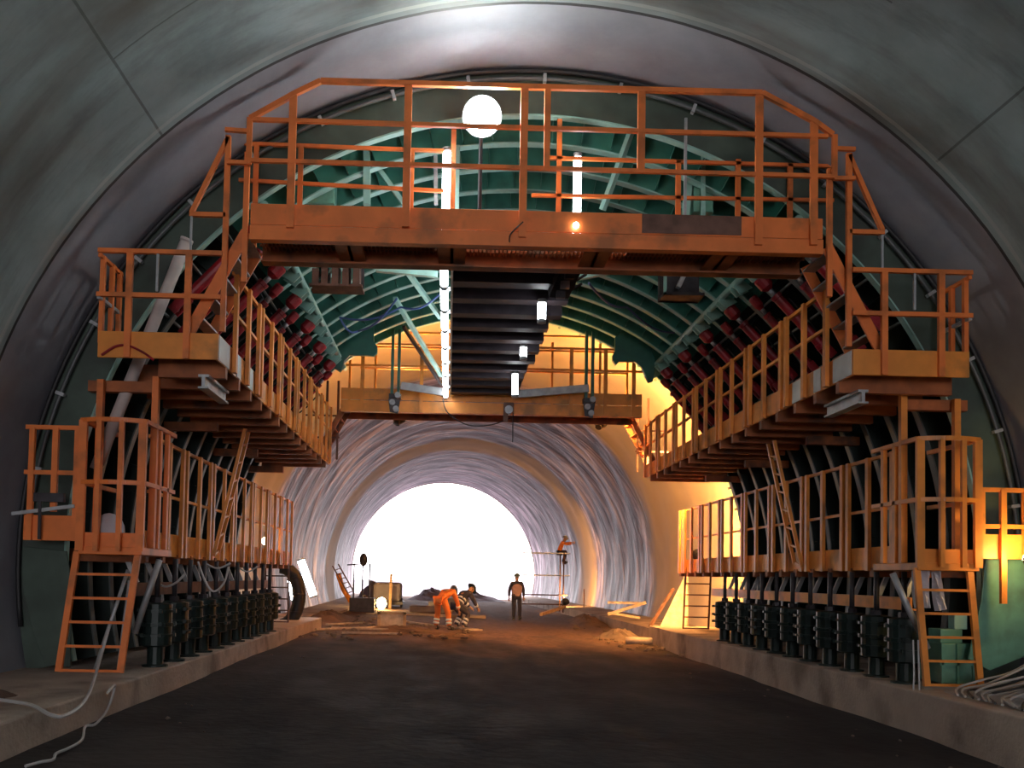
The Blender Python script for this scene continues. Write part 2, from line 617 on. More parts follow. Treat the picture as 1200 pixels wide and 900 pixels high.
def floor_material():
    m = bpy.data.materials.new('muddy_road')
    m.use_nodes = True
    nt = m.node_tree
    b = nt.nodes['Principled BSDF']
    tc = node(nt, 'ShaderNodeTexCoord')
    sep = node(nt, 'ShaderNodeSeparateXYZ')
    nt.links.new(tc.outputs['Object'], sep.inputs[0])

    def noise(sx, sy, scale, det=7):
        mp = node(nt, 'ShaderNodeMapping')
        mp.inputs['Scale'].default_value = (sx, sy, 1)
        nt.links.new(tc.outputs['Object'], mp.inputs['Vector'])
        n = node(nt, 'ShaderNodeTexNoise')
        n.inputs['Scale'].default_value = scale
        n.inputs['Detail'].default_value = det
        nt.links.new(mp.outputs[0], n.inputs['Vector'])
        return n.outputs['Fac']
    big = noise(1, 0.35, 0.7)
    fine = noise(1, 1, 7)
    mud = ramp(nt, big, [(0.35, (0.020, 0.017, 0.018)), (0.5, (0.035, 0.029, 0.028)), (0.68, (0.055, 0.045, 0.041))])
    dirt = ramp(nt, fine, [(0.3, (0.10, 0.058, 0.04)), (0.7, (0.25, 0.14, 0.09))])  # reddish dirt, with part of the sodium glow put into its colour
    f = node(nt, 'ShaderNodeMapRange')
    f.inputs[1].default_value = 19.0
    f.inputs[2].default_value = 27.0
    nt.links.new(math_node(nt, 'ADD', sep.outputs[1], math_node(nt, 'MULTIPLY', math_node(nt, 'SUBTRACT', big, 0.5), 22.0)), f.inputs[0])
    nt.links.new(mixc(nt, math_node(nt, 'MULTIPLY', f.outputs[0], 0.75), mud, dirt), b.inputs['Base Color'])
    rr = ramp(nt, noise(1, 0.5, 1.6), [(0.34, (0.80,) * 3), (0.55, (0.95,) * 3)])
    nt.links.new(rr, b.inputs['Roughness'])
    bp = node(nt, 'ShaderNodeBump')
    bp.inputs['Strength'].default_value = 0.5
    bp.inputs['Distance'].default_value = 0.04
    b.inputs['Specular IOR Level'].default_value = 0.22
    nt.links.new(math_node(nt, 'ADD', fine, math_node(nt, 'MULTIPLY', big, 0.5)), bp.inputs['Height'])
    nt.links.new(bp.outputs[0], b.inputs['Normal'])
    return m


LIN = lining_material()
MEM = membrane_material()
ROAD = floor_material()
tunnel('ceiling', RS + 0.03, [-22, -20, -15, -10, -6, -3, 0, 2, 4, 6, 8, 9, 10, 10.1, 10.15, 11, 12.6], LIN, a0=-24, a1=204)
tunnel('wall_far', 6.62, [12.0] + [12 + i * 0.5 for i in range(1, 113)], MEM, n=110, a0=-24, a1=204, wob=0.02)
ms = MB().ring(RS + 0.02, 6.64, 12.58, 12.62, -24, 204, 96, ZC)
tag(ms.build('trim_1', CONC), kind='structure')
ms = MB().ring(6.60, 9.5, 67.9, 68.3, -24, 204, 72, ZC)
pf = ms.build('trim_2', CONC)
pf.location.x = bend(68)
tag(pf, kind='structure')

# road
fb = MB()
nx, ny = 34, 164
rows = []
for j in range(ny + 1):
    y = -22 + 91.0 * j / ny
    row = []
    for i in range(nx + 1):
        x = -6.7 + 13.4 * i / nx
        xx = x + bend(y)
        z = ground(x, y) + 0.025 * math.sin(x * 1.7 + y * .4) * math.sin(y * .55 + x) + random.uniform(-.008, .008)
        row.append(fb.bm.verts.new((xx, y, z)))
    rows.append(row)
for p, q in zip(rows, rows[1:]):
    for i in range(nx):
        f = fb.face([p[i], p[i + 1], q[i + 1], q[i]])
        f.smooth = True
fl = fb.build('floor', ROAD)
tag(fl, kind='structure')
og = MB().bb((-120, 69.0, -0.5), (120, 300, 0.03)).build('ground', FAROUT)
tag(og, kind='structure')

# kerb footings on both sides
KR, KL = 4.33, -4.40
k = MB()
k.bb((KR, -22, -0.3), (6.35, 24.6, 0.50))
o = k.build('trim_3', CONC, None, 0.02)
tag(o, kind='structure')
k = MB()
k.bb((-6.35, -22, -0.3), (KL, 25.8, 0.50))
o = k.build('trim_4', CONC, None, 0.02)
tag(o, kind='structure')
for nm, sgn in (('trim_5', 1), ('trim_6', -1)):
    k = MB()
    pts = [26 + 1.5 * i for i in range(29)]
    prev = None
    for y in pts:
        x0 = bend(y) + sgn * 4.9
        x1 = bend(y) + sgn * 6.7
        vs = k.vs([(x0, y, -.2), (x0, y, .30), (x1, y, .36), (x1, y, -.2)])
        if prev:
            for i in range(4):
                k.face([prev[i], prev[(i + 1) % 4], vs[(i + 1) % 4], vs[i]])
        else:
            k.face(vs)
        prev = vs
    k.face(prev)
    tag(k.build(nm, CONC), kind='structure')

# ------------------------------------------------------------------ formwork shell
shell = thing('formwork_shell', (0, Y0, 0), 'huge green arched steel formwork shell lining the tunnel vault', 'formwork')
A0, A1 = -13, 193
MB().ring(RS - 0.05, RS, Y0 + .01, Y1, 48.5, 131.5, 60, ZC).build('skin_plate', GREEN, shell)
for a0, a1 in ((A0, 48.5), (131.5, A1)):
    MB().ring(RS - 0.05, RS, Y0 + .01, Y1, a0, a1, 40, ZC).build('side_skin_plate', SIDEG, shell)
MB().ring(RI + .02, RS - .005, Y0 - .02, Y0 + .01, A0, A1, 110, ZC).build('end_plate', OLIVE, shell)
NR = 15
SP = (Y1 - Y0) / (NR - 1)
NRB = 13
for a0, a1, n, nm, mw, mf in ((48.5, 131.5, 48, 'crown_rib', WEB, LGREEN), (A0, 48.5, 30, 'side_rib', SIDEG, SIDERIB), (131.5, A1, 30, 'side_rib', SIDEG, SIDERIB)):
    first = None
    for i in range(1, NRB):
        if first is None:
            mb = MB().ring(RI, RS - .05, .012, .032, a0, a1, n, ZC)
            for d in range(int(a0) + 3, int(a1), 4):
                M = Matrix.Rotation(PI / 2 - R_(d), 3, 'Y')
                mb.box(arc(5.86, d, -.04), (.012, .11, .44), M)
            first = mb.build(nm, mw, None)
            fl1 = MB().ring(RI - .012, RI + .008, -.04, .085, a0, a1, n, ZC).build('flange', mf, first)
            first.parent = shell
            o = first
        else:
            o = first.copy()
            COL.objects.link(o)
            c = fl1.copy()
            COL.objects.link(c)
            c.parent = o
        o.location = (0, SP * i, 0)
MB().ring(RI - .012, RI + .008, Y0 - .04, Y0 + .07, A0, A1, 110, ZC).build('front_flange', LGREEN, shell)
MB().ring(6.02, RS - .05, Y1 - .03, Y1, A0, A1, 96, ZC).build('end_flange', LGREEN, shell)
for d in range(10, 171, 5):
    if abs(d - 52.8) < 2 or abs(d - 127.2) < 2:
        continue
    a = R_(d)
    M = Matrix.Rotation(PI / 2 - a, 3, 'Y')
    mb = MB()
    c = arc(RS - .13, d, (Y0 + Y1) / 2)
    mb.box(c, (.012, Y1 - Y0 - .05, .16), M)
    mb.box(arc(RS - .21, d, (Y0 + Y1) / 2), (.06, Y1 - Y0 - .05, .012), M)
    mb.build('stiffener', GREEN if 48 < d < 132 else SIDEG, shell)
for d in (52.8, 127.2):
    a, b = arc(5.53, d, Y0 + .05), arc(5.53, d, Y0 + SP * 12.3)
    MB().tube([a, b], .055, 10).build('hinge_pipe', LGREEN, shell)
    lug = None
    s = 1 if d < 90 else -1
    for i in range(12):
        for e in (-.09, .09):
            y = Y0 + SP * (i + .5) + e
            if lug is None:
                yy = y
                lug = MB().prism([arc(5.60, d + s * .5, y), arc(5.42, d, y), arc(5.40, d - s * 1.6, y), arc(5.60, d - s * 2.4, y)], (0, .02, 0)).build('hinge_lug', LGREEN, shell)
            else:
                o = lug.copy()
                COL.objects.link(o)
                o.location = (0, y - yy, 0)
# cross bars between the ribs beside the jacks
for s in (1, -1):
    for dd in (47, 41, 34):
        d = dd if s > 0 else 180 - dd
        mb = MB()
        for i in range(12):
            y = Y0 + SP * i
            mb.bar(arc(5.66, d, y), arc(5.66, d, y + SP), .03, .03)
        mb.build('rung_bar', SIDERIB, shell)

# grout pipes that follow the front edge
for nm, rr, yy, r, a0, a1, lab in (('grout_pipe', 6.02, Y0 - .10, .026, 2, 178, 'slim grey pipe clamped along the outer front edge of the green shell'),
                                   ('edge_seal', 6.14, Y0 - .06, .03, -8, 188, 'black rubber edge seal hugging the lining along the shell front')):
    t = thing(nm, arc(rr, 90, yy), lab, 'pipe' if nm == 'grout_pipe' else 'seal')
    pts = [arc(rr, a0 + (a1 - a0) * i / 90, yy) for i in range(91)]
    pipe = MB().tube(pts, r, 8).build('pipe' if nm == 'grout_pipe' else 'seal_strip', DULL if nm == 'grout_pipe' else RUBBER, t)
    if nm == 'grout_pipe':
        for d in range(8, 176, 9):
            a = R_(d)
            M = Matrix.Rotation(PI / 2 - a, 3, 'Y')
            MB().box(arc(rr, d, yy), (.04, .07, .11), M).build('clamp', GALV, pipe)


# ------------------------------------------------------------------ railings
def hrail(root, name, p, q, m, w=.05):
    return MB().bar(p, q, w, w).build(name, m, root)


def post(root, x, y, z0, z1, m, sx=.05, sy=.08, name='post'):
    return MB().bb((x - sx / 2, y - sy / 2, z0), (x + sx / 2, y + sy / 2, z1)).build(name, m, root)


# ------------------------------------------------------------------ front gantry
GY = 10.6
g = thing('gantry_walkway', (0, GY, 5.4), 'orange top walkway with high railing across the near end of the shell', 'walkway')
GX0, GX1 = -3.30, 3.27
F0, FM, F1 = 5.48, 5.645, 5.90
MB().bb((GX0, GY - .02, FM + .012), (GX1, GY + .0, F1)).build('fascia', ORANGE, g, .006)
mb = MB()
mb.bb((GX0, GY - .035, F0), (GX1, GY - .02, FM))
mb.bb((GX0, GY - .02, F0), (GX1, GY + .09, F0 + .015))
mb.bb((GX0, GY - .02, FM - .015), (GX1, GY + .09, FM))
mb.build('channel_beam', ORANGE, g)
p0, p1 = U(752, 252, GY), U(868, 273, GY)
MB().bb((p0.x, GY - .03, FM + .03), (p1.x, GY - .021, F1 - .005)).build('patch_plate', RUST, g)
# grating deck
mb = MB()
for i in range(132):
    x = GX0 + .05 + (GX1 - GX0 - .1) * i / 131
    mb.bb((x - .006, GY + .1, 5.60), (x + .006, 11.36, 5.63))
for y in (10.75, 10.95, 11.15):
    mb.bb((GX0, y - .006, 5.60), (GX1, y + .006, 5.63))
mb.build('grating', DIRTYOR, g)
for a, b in ((GX0, -1.2), (1.0, GX1)):
    MB().bb((a + .1, 10.92, 5.63), (b, 11.35, 5.642)).build('deck_plate', RUST, g)
mb = MB()
mb.bb((GX0, 11.30, 5.45), (GX1, 11.32, 5.66))
mb.bb((GX0, 11.22, 5.45), (GX1, 11.40, 5.465))
mb.bb((GX0, 11.22, 5.645), (GX1, 11.40, 5.66))
mb.build('rear_beam', DIRTYOR, g)
for x in (-2.2, -1.0, .7, 2.2):
    mb = MB()
    mb.bb((x - .16, 10.66, 5.50), (x + .16, 11.30, 5.515))
    mb.bb((x - .02, 10.66, 5.50), (x + .02, 11.30, 5.60))
    mb.build('cross_beam', DIRTYOR, g)
zt, z2, z3 = 7.23, 6.75, 6.27


def G(px, py, y=GY - .06):
    return U(px, py, y)


def poly_rail(root, name, pix, y, m, w=.045):
    mb = MB()
    P = [U(a, b, y) for a, b in pix]
    for a, b in zip(P, P[1:]):
        mb.bar(a, b, w, w)
    return mb.build(name, m, root)


yf = GY - .06
poly_rail(g, 'top_rail', [(293, 139), (345, 110), (376, 95), (620, 102), (893, 109), (954, 142), (976, 158)], yf, ORANGE, .055)
poly_rail(g, 'mid_rail', [(293, 140), (620, 150), (970, 160)], yf, ORANGE)
poly_rail(g, 'mid_rail', [(293, 188), (620, 197), (977, 207)], yf, ORANGE)
poly_rail(g, 'end_rail', [(264, 152), (293, 154)], yf, ORANGE)
poly_rail(g, 'end_rail', [(266, 190), (292, 191)], yf, ORANGE)
poly_rail(g, 'end_rail', [(976, 174), (1002, 175)], yf, ORANGE)
poly_rail(g, 'end_rail', [(977, 209), (1002, 209)], yf, ORANGE)
for (ax_, ay, by, w) in ((293, 138, 193, .06), (344, 110, 267, .085), (479, 97, 266, .085), (615, 101, 278, .085), (642, 104, 198, .07),
                         (752, 106, 200, .085), (890, 108, 287, .085), (954, 142, 287, .085), (978, 158, 208, .06)):
    a, b = G(ax_, ay), G(ax_, by)
    b.x = a.x
    MB().bb((a.x - w / 2, yf - .02, b.z), (a.x + w / 2, yf + .02, a.z)).build('post', ORANGE, g)
yr = 11.34
poly_rail(g, 'rear_rail', [(280, 168), (520, 177)], yr, ORANGE, .04)
poly_rail(g, 'rear_rail', [(280, 211), (520, 224)], yr, ORANGE, .04)
poly_rail(g, 'rear_rail', [(638, 185), (977, 195)], yr, ORANGE, .04)
poly_rail(g, 'rear_rail', [(623, 229), (977, 235)], yr, ORANGE, .04)
for x, a in ((301, 168), (353, 172), (483, 176), (532, 150), (656, 140), (795, 188), (865, 187), (926, 192)):
    A = U(x, a, yr)
    MB().bb((A.x - .03, yr - .02, 5.66), (A.x + .03, yr + .02, A.z)).build('rear_post', ORANGE, g)
t = MB().bb((U(800, 165, 11.0).x, 10.9, 5.66), (U(800, 165, 11.0).x + .03, 10.93, 7.2)).build('hanger_rod', GALV, g)


# ------------------------------------------------------------------ stairs from the side platforms to the gantry
def side_stair(s):
    side = 'left' if s < 0 else 'right'
    t = thing('steep_stair', (s * 3.95, 10.9, 4.4), 'steep orange stair climbing from the upper %s platform to the top walkway' % side, 'stair', 'stairs to the top walkway')
    x0, z0, x1, z1 = s * 3.98, 4.42, s * 3.36, 5.60
    for y in (10.68, 11.34):
        MB().bar((x0, y, z0), (x1, y, z1), .03, .13, (s, 0, 1)).build('stringer', ORANGE, t)
    n = 5
    for i in range(n):
        f = (i + .7) / n
        MB().box((x0 + (x1 - x0) * f, 11.01, z0 + (z1 - z0) * f), (.15, .64, .025)).build('tread', GALV, t)
    xa, xb = s * 3.58, s * 3.97
    mb = MB()
    mb.bar((xa, 10.6, 6.66), (xb, 10.6, 5.78), .05, .05)
    mb.build('sloping_handrail', ORANGE, t)
    post(t, xa, 10.6, 4.42, 6.68, ORANGE, .06, .05)
    MB().bar((xa, 10.6, 5.76), (xb + s * .02, 10.6, 5.76), .05, .05).build('lower_rail', ORANGE, t)
    post(t, s * 3.36, 10.62, 5.0, 6.5, ORANGE, .06, .05)
    post(t, xb, 10.6, 4.42, 5.76, GALV, .022, .022, 'thin_post')


side_stair(-1)
side_stair(1)


# ------------------------------------------------------------------ upper side platforms
def side_rail(t, x, s, ya, yb, zb, zt, zm, m, pitch=1.55, w=.05, d=.085):
    """long railing along the tunnel, in panels with a post at each end and one between"""
    y = ya
    ps = []
    first = True
    while y < yb - .3:
        L = min(pitch, yb - y)
        for f in ((.04, .5, .91) if L > 1 else (.1, .8)):
            ps.append(y + f * L)
        MB().bar((x, y + .03, zt), (x, y + L - .03, zt), .045, .045).build('top_rail', m, t)
        MB().bar((x, y + .03, zm), (x, y + L - .03, zm), .04, .04).build('mid_rail', m, t)
        y += L
    for p in ps:
        post(t, x - s * .035, p, zb, zt + .02, m, w, d)


def upper_platform(s, yend):
    side = 'left' if s < 0 else 'right'
    t = thing('side_platform', (s * 4.3, GY, 4.1), 'long orange railed platform along the upper %s flank of the shell' % side, 'platform', 'upper side platforms')
    xi, xo = 3.62, 4.97
    zb, zt, zd = 4.09, 4.39, 4.27
    X = lambda v: s * v
    mb = MB()
    mb.bb((X(xi), GY - .03, zb), (X(xo), GY, zt))
    mb.build('front_fascia', YELLOWP, t, .006)
    MB().bb((X(xi), GY, zb), (X(xi + .03), yend, zt)).build('inner_fascia', YELLOWP, t)
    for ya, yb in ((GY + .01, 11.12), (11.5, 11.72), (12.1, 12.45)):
        MB().bb((X(xi - .008), ya, zb + .01), (X(xi), yb, zt - .01)).build('lit_plate', PALELIT, t)  # pale plates added where lamplight whitens the inner fascia
    # deck, with a hatch for the pole on the left
    mb = MB()
    if s < 0:
        mb.bb((X(xi + .03), GY, zd - .02), (X(4.42), yend, zd))
        mb.bb((X(4.42), 11.75, zd - .02), (X(xo), yend, zd))
        mb.bb((X(4.42), GY, zd - .02), (X(xo), 10.9, zd))
    else:
        mb.bb((X(xi + .03), GY, zd - .02), (X(xo), yend, zd))
    mb.build('deck', DIRTYOR, t)
    y = 11.0
    i = 0
    while y < yend - .05:
        xe = xo if not (s < 0 and i == 0) else 4.40
        mb = MB()
        mb.bb((X(xi - .0), y - .05, zb - .13), (X(xe), y + .05, zd - .02))
        mb.build('joist', DIRTYOR, t)
        y += .69
        i += 1
    mb = MB()
    mb.bb((X(xi + .14), 10.75, 3.93), (X(xi + .26), 11.75, 3.96))
    mb.bb((X(xi + .18), 10.75, 3.82), (X(xi + .22), 11.75, 3.93))
    mb.bb((X(xi + .14), 10.75, 3.80), (X(xi + .26), 11.75, 3.82))
    mb.build('carrier_beam', GALV, t)
    zr, zm = 5.30, 4.80
    yq = GY - .05
    MB().bar((X(xi - .02), yq, zr), (X(xo + .02), yq, zr), .05, .05).build('front_top_rail', ORANGE, t)
    MB().bar((X(xi - .02), yq, zm), (X(xo + .02), yq, zm), .05, .05).build('front_mid_rail', ORANGE, t)
    for x in (3.97, 4.63):
        post(t, X(x), yq, zb, zr, ORANGE, .07, .05)
    post(t, X(4.32), yq, 4.85, zr, GALV, .025, .025, 'thin_post')
    # return at the wall side
    MB().bar((X(xo), yq, zr - .05), (X(xo), 11.25, zr - .05), .04, .04).build('return_rail', ORANGE, t)
    MB().bar((X(xo), yq, zm - .03), (X(xo), 11.25, zm - .03), .04, .04).build('return_rail', GALV, t)
    for y in (10.66, 10.95, 11.2):
        post(t, X(xo), y, zd, zr - .03, ORANGE, .05, .06)
    side_rail(t, X(xi), s, 11.2, yend, zb, 5.30, 4.83, YELLOWP)
    # wall brackets
    for y in (11.3, 14.3, 17.3, 20.0):
        MB().bb((X(xo - .45), y - .06, zb - .26), (X(xo + .35), y + .06, zb - .13)).build('bracket', DIRTYOR, t)
    return t


upper_platform(-1, 20.6)
upper_platform(1, 21.9)


# ------------------------------------------------------------------ lower side platforms
def lower_platform(s, yend):
    side = 'left' if s < 0 else 'right'
    t = thing('side_platform', (s * 5.0, 10.75, 1.9), 'long orange railed platform along the lower %s flank, starting with a caged landing' % side, 'platform', 'lower side platforms')
    X = lambda v: s * v
    xi, xo = 4.80, 5.75
    zd = 1.96
    MB().bb((X(xi), 11.9, zd - .04), (X(xo), yend, zd)).build('deck', DIRTYOR, t)
    y = 11.9
    MB().bb((X(xi - .02), 11.85, zd - .07), (X(xi + .01), yend, zd + .24)).build('fascia', YELLOWP, t)
    i = 0
    while y < yend - .05:
        MB().bb((X(xi - .04), y - .06, zd - .16), (X(xo), y + .06, zd - .04)).build('joist', DIRTYOR, t)
        y += .70
        i += 1
    side_rail(t, X(xi - .02), s, 11.9, yend, zd - .08, 3.40, 2.70, YELLOWP)
    CM = ORANGE if s < 0 else YELLOWP
    # caged landing
    la, lb = 4.46, 5.18
    yl = 10.75
    MB().bb((X(la), yl, zd - .09), (X(lb), 11.9, zd)).build('landing_deck', CM, t, .008)
    MB().bb((X(la), yl + .02, zd), (X(lb), yl + .04, zd + .16)).build('toe_board', CM, t)
    for z, nm in ((3.40, 'cage_top_rail'), (2.69, 'cage_mid_rail')):
        pts = [(X(la + (lb - la) * f), yl - .10 * math.sin(PI * f), z) for f in [i / 8 for i in range(9)]]
        mb = MB()
        for a, b in zip(pts, pts[1:]):
            mb.bar(a, b, .05, .05)
        mb.bar(pts[0], (X(la), 11.9, z), .05, .05)
        mb.bar(pts[-1], (X(lb), 11.9, z), .05, .05)
        mb.build(nm, CM, t)
    for f in (0.03, .33, .68, .97):
        w = .09 if f in (.03, .97) else .055
        post(t, X(la + (lb - la) * f), yl - .10 * math.sin(PI * f), zd - .05, 3.40, CM, w, .05, 'cage_post')
    for xx in (la + .02, lb - .05):
        post(t, X(xx), 11.15, zd, 4.0 if xx < 4.6 else 3.95, CM, .075, .075, 'hanger_post')
    for y in (11.3, 11.6):
        post(t, X(la), y, zd, 3.40, CM, .05, .07)
    # wing towards the tunnel wall
    wa, wb = 5.20, 5.85
    ztop, zmid = (3.32, 2.80) if s < 0 else (2.83, 2.40)
    m = ORANGE if s < 0 else YELLOWP
    MB().bb((X(wa), 10.85, 2.02), (X(wb), 10.88, 2.31)).build('wing_fascia', m, t, .006)
    MB().bb((X(wa), 10.88, 2.04), (X(wb), 11.38, 2.07)).build('wing_deck', DIRTYOR, t)
    MB().bar((X(wa), 10.84, ztop), (X(wb), 10.84, ztop), .05, .05).build('wing_rail', m, t)
    MB().bar((X(wa), 10.84, zmid), (X(wb), 10.84, zmid), .05, .05).build('wing_rail', m, t)
    post(t, X(wb - .08), 10.83, 2.02, ztop, m, .06, .05)
    post(t, X(5.50), 10.82, 2.35 if s < 0 else 1.50, ztop, m, .065, .05)
    post(t, X(wa + .05), 10.83, 2.02, ztop + .02, m, .07, .05)
    return t


lower_platform(-1, 23.0)
lower_platform(1, 23.2)


# ------------------------------------------------------------------ ladders
def ladder(name, a, b, width, wdir, rungs, m, label, rail=(.05, .05), group='ladders'):
    """a bottom centre, b top centre"""
    a, b, wd = V(a), V(b), V(wdir).normalized()
    t = thing(name, a, label, 'ladder', group)
    for e in (-1, 1):
        off = wd * (width / 2 * e)
        MB().bar(a + off, b + off, rail[0], rail[1], (0, 1, 0)).build('ladder_rail', m, t)
    for i in range(rungs):
        p = a.lerp(b, (i + .06) / rungs)
        MB().bar(p - wd * (width / 2), p + wd * (width / 2), .03, .03).build('rung', m, t)
    return t


ladder('access_ladder', (-4.99, 10.72, .54), (-4.86, 10.80, 1.90), .69, (1, 0, 0), 5, ORANGE,
       'orange ladder hanging under the left caged landing', (.07, .05))
ladder('access_ladder', (4.86, 10.72, .54), (4.78, 10.80, 1.90), .62, (1, 0, 0), 5, YELLOWP,
       'yellow-orange ladder hanging under the right caged landing beside the green box', (.07, .05))
ladder('access_ladder', (4.66, 15.0, 1.98), (4.20, 15.0, 4.0), .34, (0, 1, .2), 7, YELLOWP,
       'narrow orange ladder between the two right-hand side platforms')
ladder('access_ladder', (-4.66, 15.0, 1.98), (-4.22, 15.0, 4.0), .34, (0, 1, .2), 7, YELLOWP,
       'narrow orange ladder between the two left-hand side platforms')
p = U(819, 745, 22.6)
ladder('access_ladder', (p.x, 22.9, .52), (p.x + .05, 22.9, 1.88), .62, (1, 0, 0), 5, RUST,
       'dark ladder under the far end of the lower right platform', (.04, .04))
p = U(322, 735, 22.3)
ladder('access_ladder', (p.x, 22.5, .52), (p.x - .02, 22.5, 1.88), .55, (1, 0, 0), 5, RUST,
       'dark ladder under the far end of the lower left platform', (.04, .04))

# ------------------------------------------------------------------ central catwalk under the crown
cw = thing('service_catwalk', (-.2, 11.6, 5.63), 'dark slatted service catwalk hanging under the crown of the shell', 'catwalk')
for i in range(12):
    y = 11.75 + .755 * i
    xr = .66 if i < 4 else (.54 if i < 8 else .45)
    mb = MB()
    mb.bb((-.98, y - .12, 5.63), (xr, y + .12, 5.645))
    mb.bb((-.98, y - .12, 5.645), (xr, y - .105, 5.78))
    mb.bb((-.98, y + .105, 5.645), (xr, y + .12, 5.78))
    mb.build('slat_joist', PURPLE, cw)
MB().bb((-.98, 11.5, 5.78), (.50, 20.5, 5.80)).build('deck', PURPLE, cw)
MB().bb((-1.01, 11.5, 5.62), (-.98, 20.5, 5.85)).build('side_channel', GALV, cw)
MB().bb((.44, 11.5, 5.80), (.47, 20.5, 5.95)).build('side_channel', DARK, cw)
for y in (12.2, 15.2, 18.2, 20.2):
    for x in (-.95, .40):
        zt_ = ZC + math.sqrt(RI ** 2 - x * x)
        post(cw, x, y, 5.80, zt_ + .02, LGREEN, .05, .05, 'hanger')

# tube lamps along the catwalk
def tube_lamp(p, q, label, group, r=.055, m=None, name='tube_lamp'):
    p, q = V(p), V(q)
    d = (q - p).normalized()
    t = thing(name, p, label, 'lamp', group)
    MB().tube([p + d * .05, q - d * .05], r, 10).build('tube', m or TUBE, t)
    MB().tube([p, p + d * .05], r * 1.1, 10).build('end_cap', GALV, t)
    MB().tube([q - d * .05, q], r * 1.1, 10).build('end_cap', GALV, t)
    return t


for i in range(8):
    y = 11.55 + 1.13 * i
    t = tube_lamp((-1.10, y, 5.66), (-1.10, y + 1.07, 5.66), 'white tube lamp on the left edge of the catwalk, %s from the near end' % ORD[i], 'tube lamps on the left catwalk edge')
    MB().bb((-1.08, y + .3, 5.70), (-1.0, y + .36, 5.74)).build('bracket', GALV, t)
for i, (x, y, zb_) in enumerate(((.28, 13.1, 5.29), (.23, 15.7, 5.37), (.24, 17.8, 5.13))):
    lab = ['nearest', 'middle and smallest', 'farthest'][i]
    tube_lamp((x, y, 5.63), (x, y, zb_), 'white tube lamp, %s of the three hanging at the right catwalk edge' % lab, 'tube lamps at the right catwalk edge', .06)
# upright tube lamps on the gantry
a, b = U(523, 247, 11.42), U(523, 174, 11.42)
tube_lamp((a.x, 11.42, 5.90), (a.x, 11.42, b.z), 'upright white tube lamp behind the top walkway, left of the centre', 'upright tube lamps', .06, TUBE2, 'upright_lamp')
a, b = U(676, 251, 11.42), U(676, 180, 11.42)
tube_lamp((a.x, 11.42, 5.90), (a.x, 11.42, b.z), 'upright white tube lamp behind the top walkway, right of the centre', 'upright tube lamps', .05, TUBE2, 'upright_lamp')

# flood light
p = U(565, 136, 10.95)
fl_ = thing('flood_light', p, 'round dazzling flood light over the top walkway', 'lamp')
MB().lathe([(0, .02), (.0, .19), (.03, .215), (.05, .215)], p, p + V((0, -1, -.42)), 28).build('lens', FLOODM, fl_)
MB().lathe([(-.001, .235), (.055, .235), (.09, .19), (.2, .10), (.24, .10)], p + V((0, .008, 0)), p + V((0, 1, .42)), 28).build('housing', DARK, fl_)
mb = MB()
mb.tube([p + V((0, .22, .02)), p + V((0, .39, .05)), V((p.x, 11.34, 5.66))], .025, 8)
mb.build('bracket', DARK, fl_)
for i, (px, py, y, lab) in enumerate(((675, 264, 10.55, 'small white bulb on the face of the top walkway beam'), (636, 283, 10.9, 'small white bulb under the top walkway'))):
    p = U(px, py, y)
    t = thing('bulb', p, lab, 'lamp')
    MB().sphere(p, .035).build('glass', COOLB, t)
    MB().tube([p + V((0, .03, .02)), p + V((0, .07, .06))], .015, 8).build('socket', DARK, t)

# ------------------------------------------------------------------ far gantry
FY = 20.6
fg = thing('gantry_walkway', (0, FY, 5.3), 'yellow-lit walkway with railing across the far end of the shell', 'walkway')
fx0, fx1 = U(400, 460, FY).x, U(752, 460, FY).x
MB().bb((fx0, FY - .03, 5.55), (fx1, FY, 5.80)).build('fascia', YELLOWP, fg)
mb = MB()
mb.bb((fx0, FY - .05, 5.28), (fx1, FY - .03, 5.53))
mb.bb((fx0, FY - .03, 5.28), (fx1, FY + .1, 5.30))
mb.build('channel_beam', YELLOWP, fg)
MB().bb((fx0, FY, 5.50), (fx1, FY + 1.1, 5.53)).build('deck', DIRTYOR, fg)
MB().bb((fx0, FY + 1.1, 5.30), (fx1, FY + 1.14, 5.62)).build('rear_beam', DIRTYOR, fg)
for z in (6.78, 6.30):
    MB().bar((fx0, FY - .05, z), (-1.15, FY - .05, z), .045, .045).build('front_rail', YELLOWP, fg)
    MB().bar((.5, FY - .05, z), (fx1, FY - .05, z), .045, .045).build('front_rail', YELLOWP, fg)
for z in (7.0, 6.5, 7.35):
    MB().bar((fx0 + .3, FY + 1.1, z), (fx1 - .1, FY + 1.1, z), .04, .04).build('rear_rail', YELLOWP, fg)
for px, h in ((425, 6.8), (494, 6.82), (669, 6.80), (709, 6.80), (742, 6.80)):
    x = U(px, 450, FY).x
    post(fg, x, FY - .06, 5.28, h, YELLOWP, .08, .04)
for px in (410, 440, 545, 600, 647, 703, 735):
    x = U(px, 440, FY + 1.1).x
    post(fg, x, FY + 1.1, 5.62, 7.2, YELLOWP, .05, .04, 'rear_post')
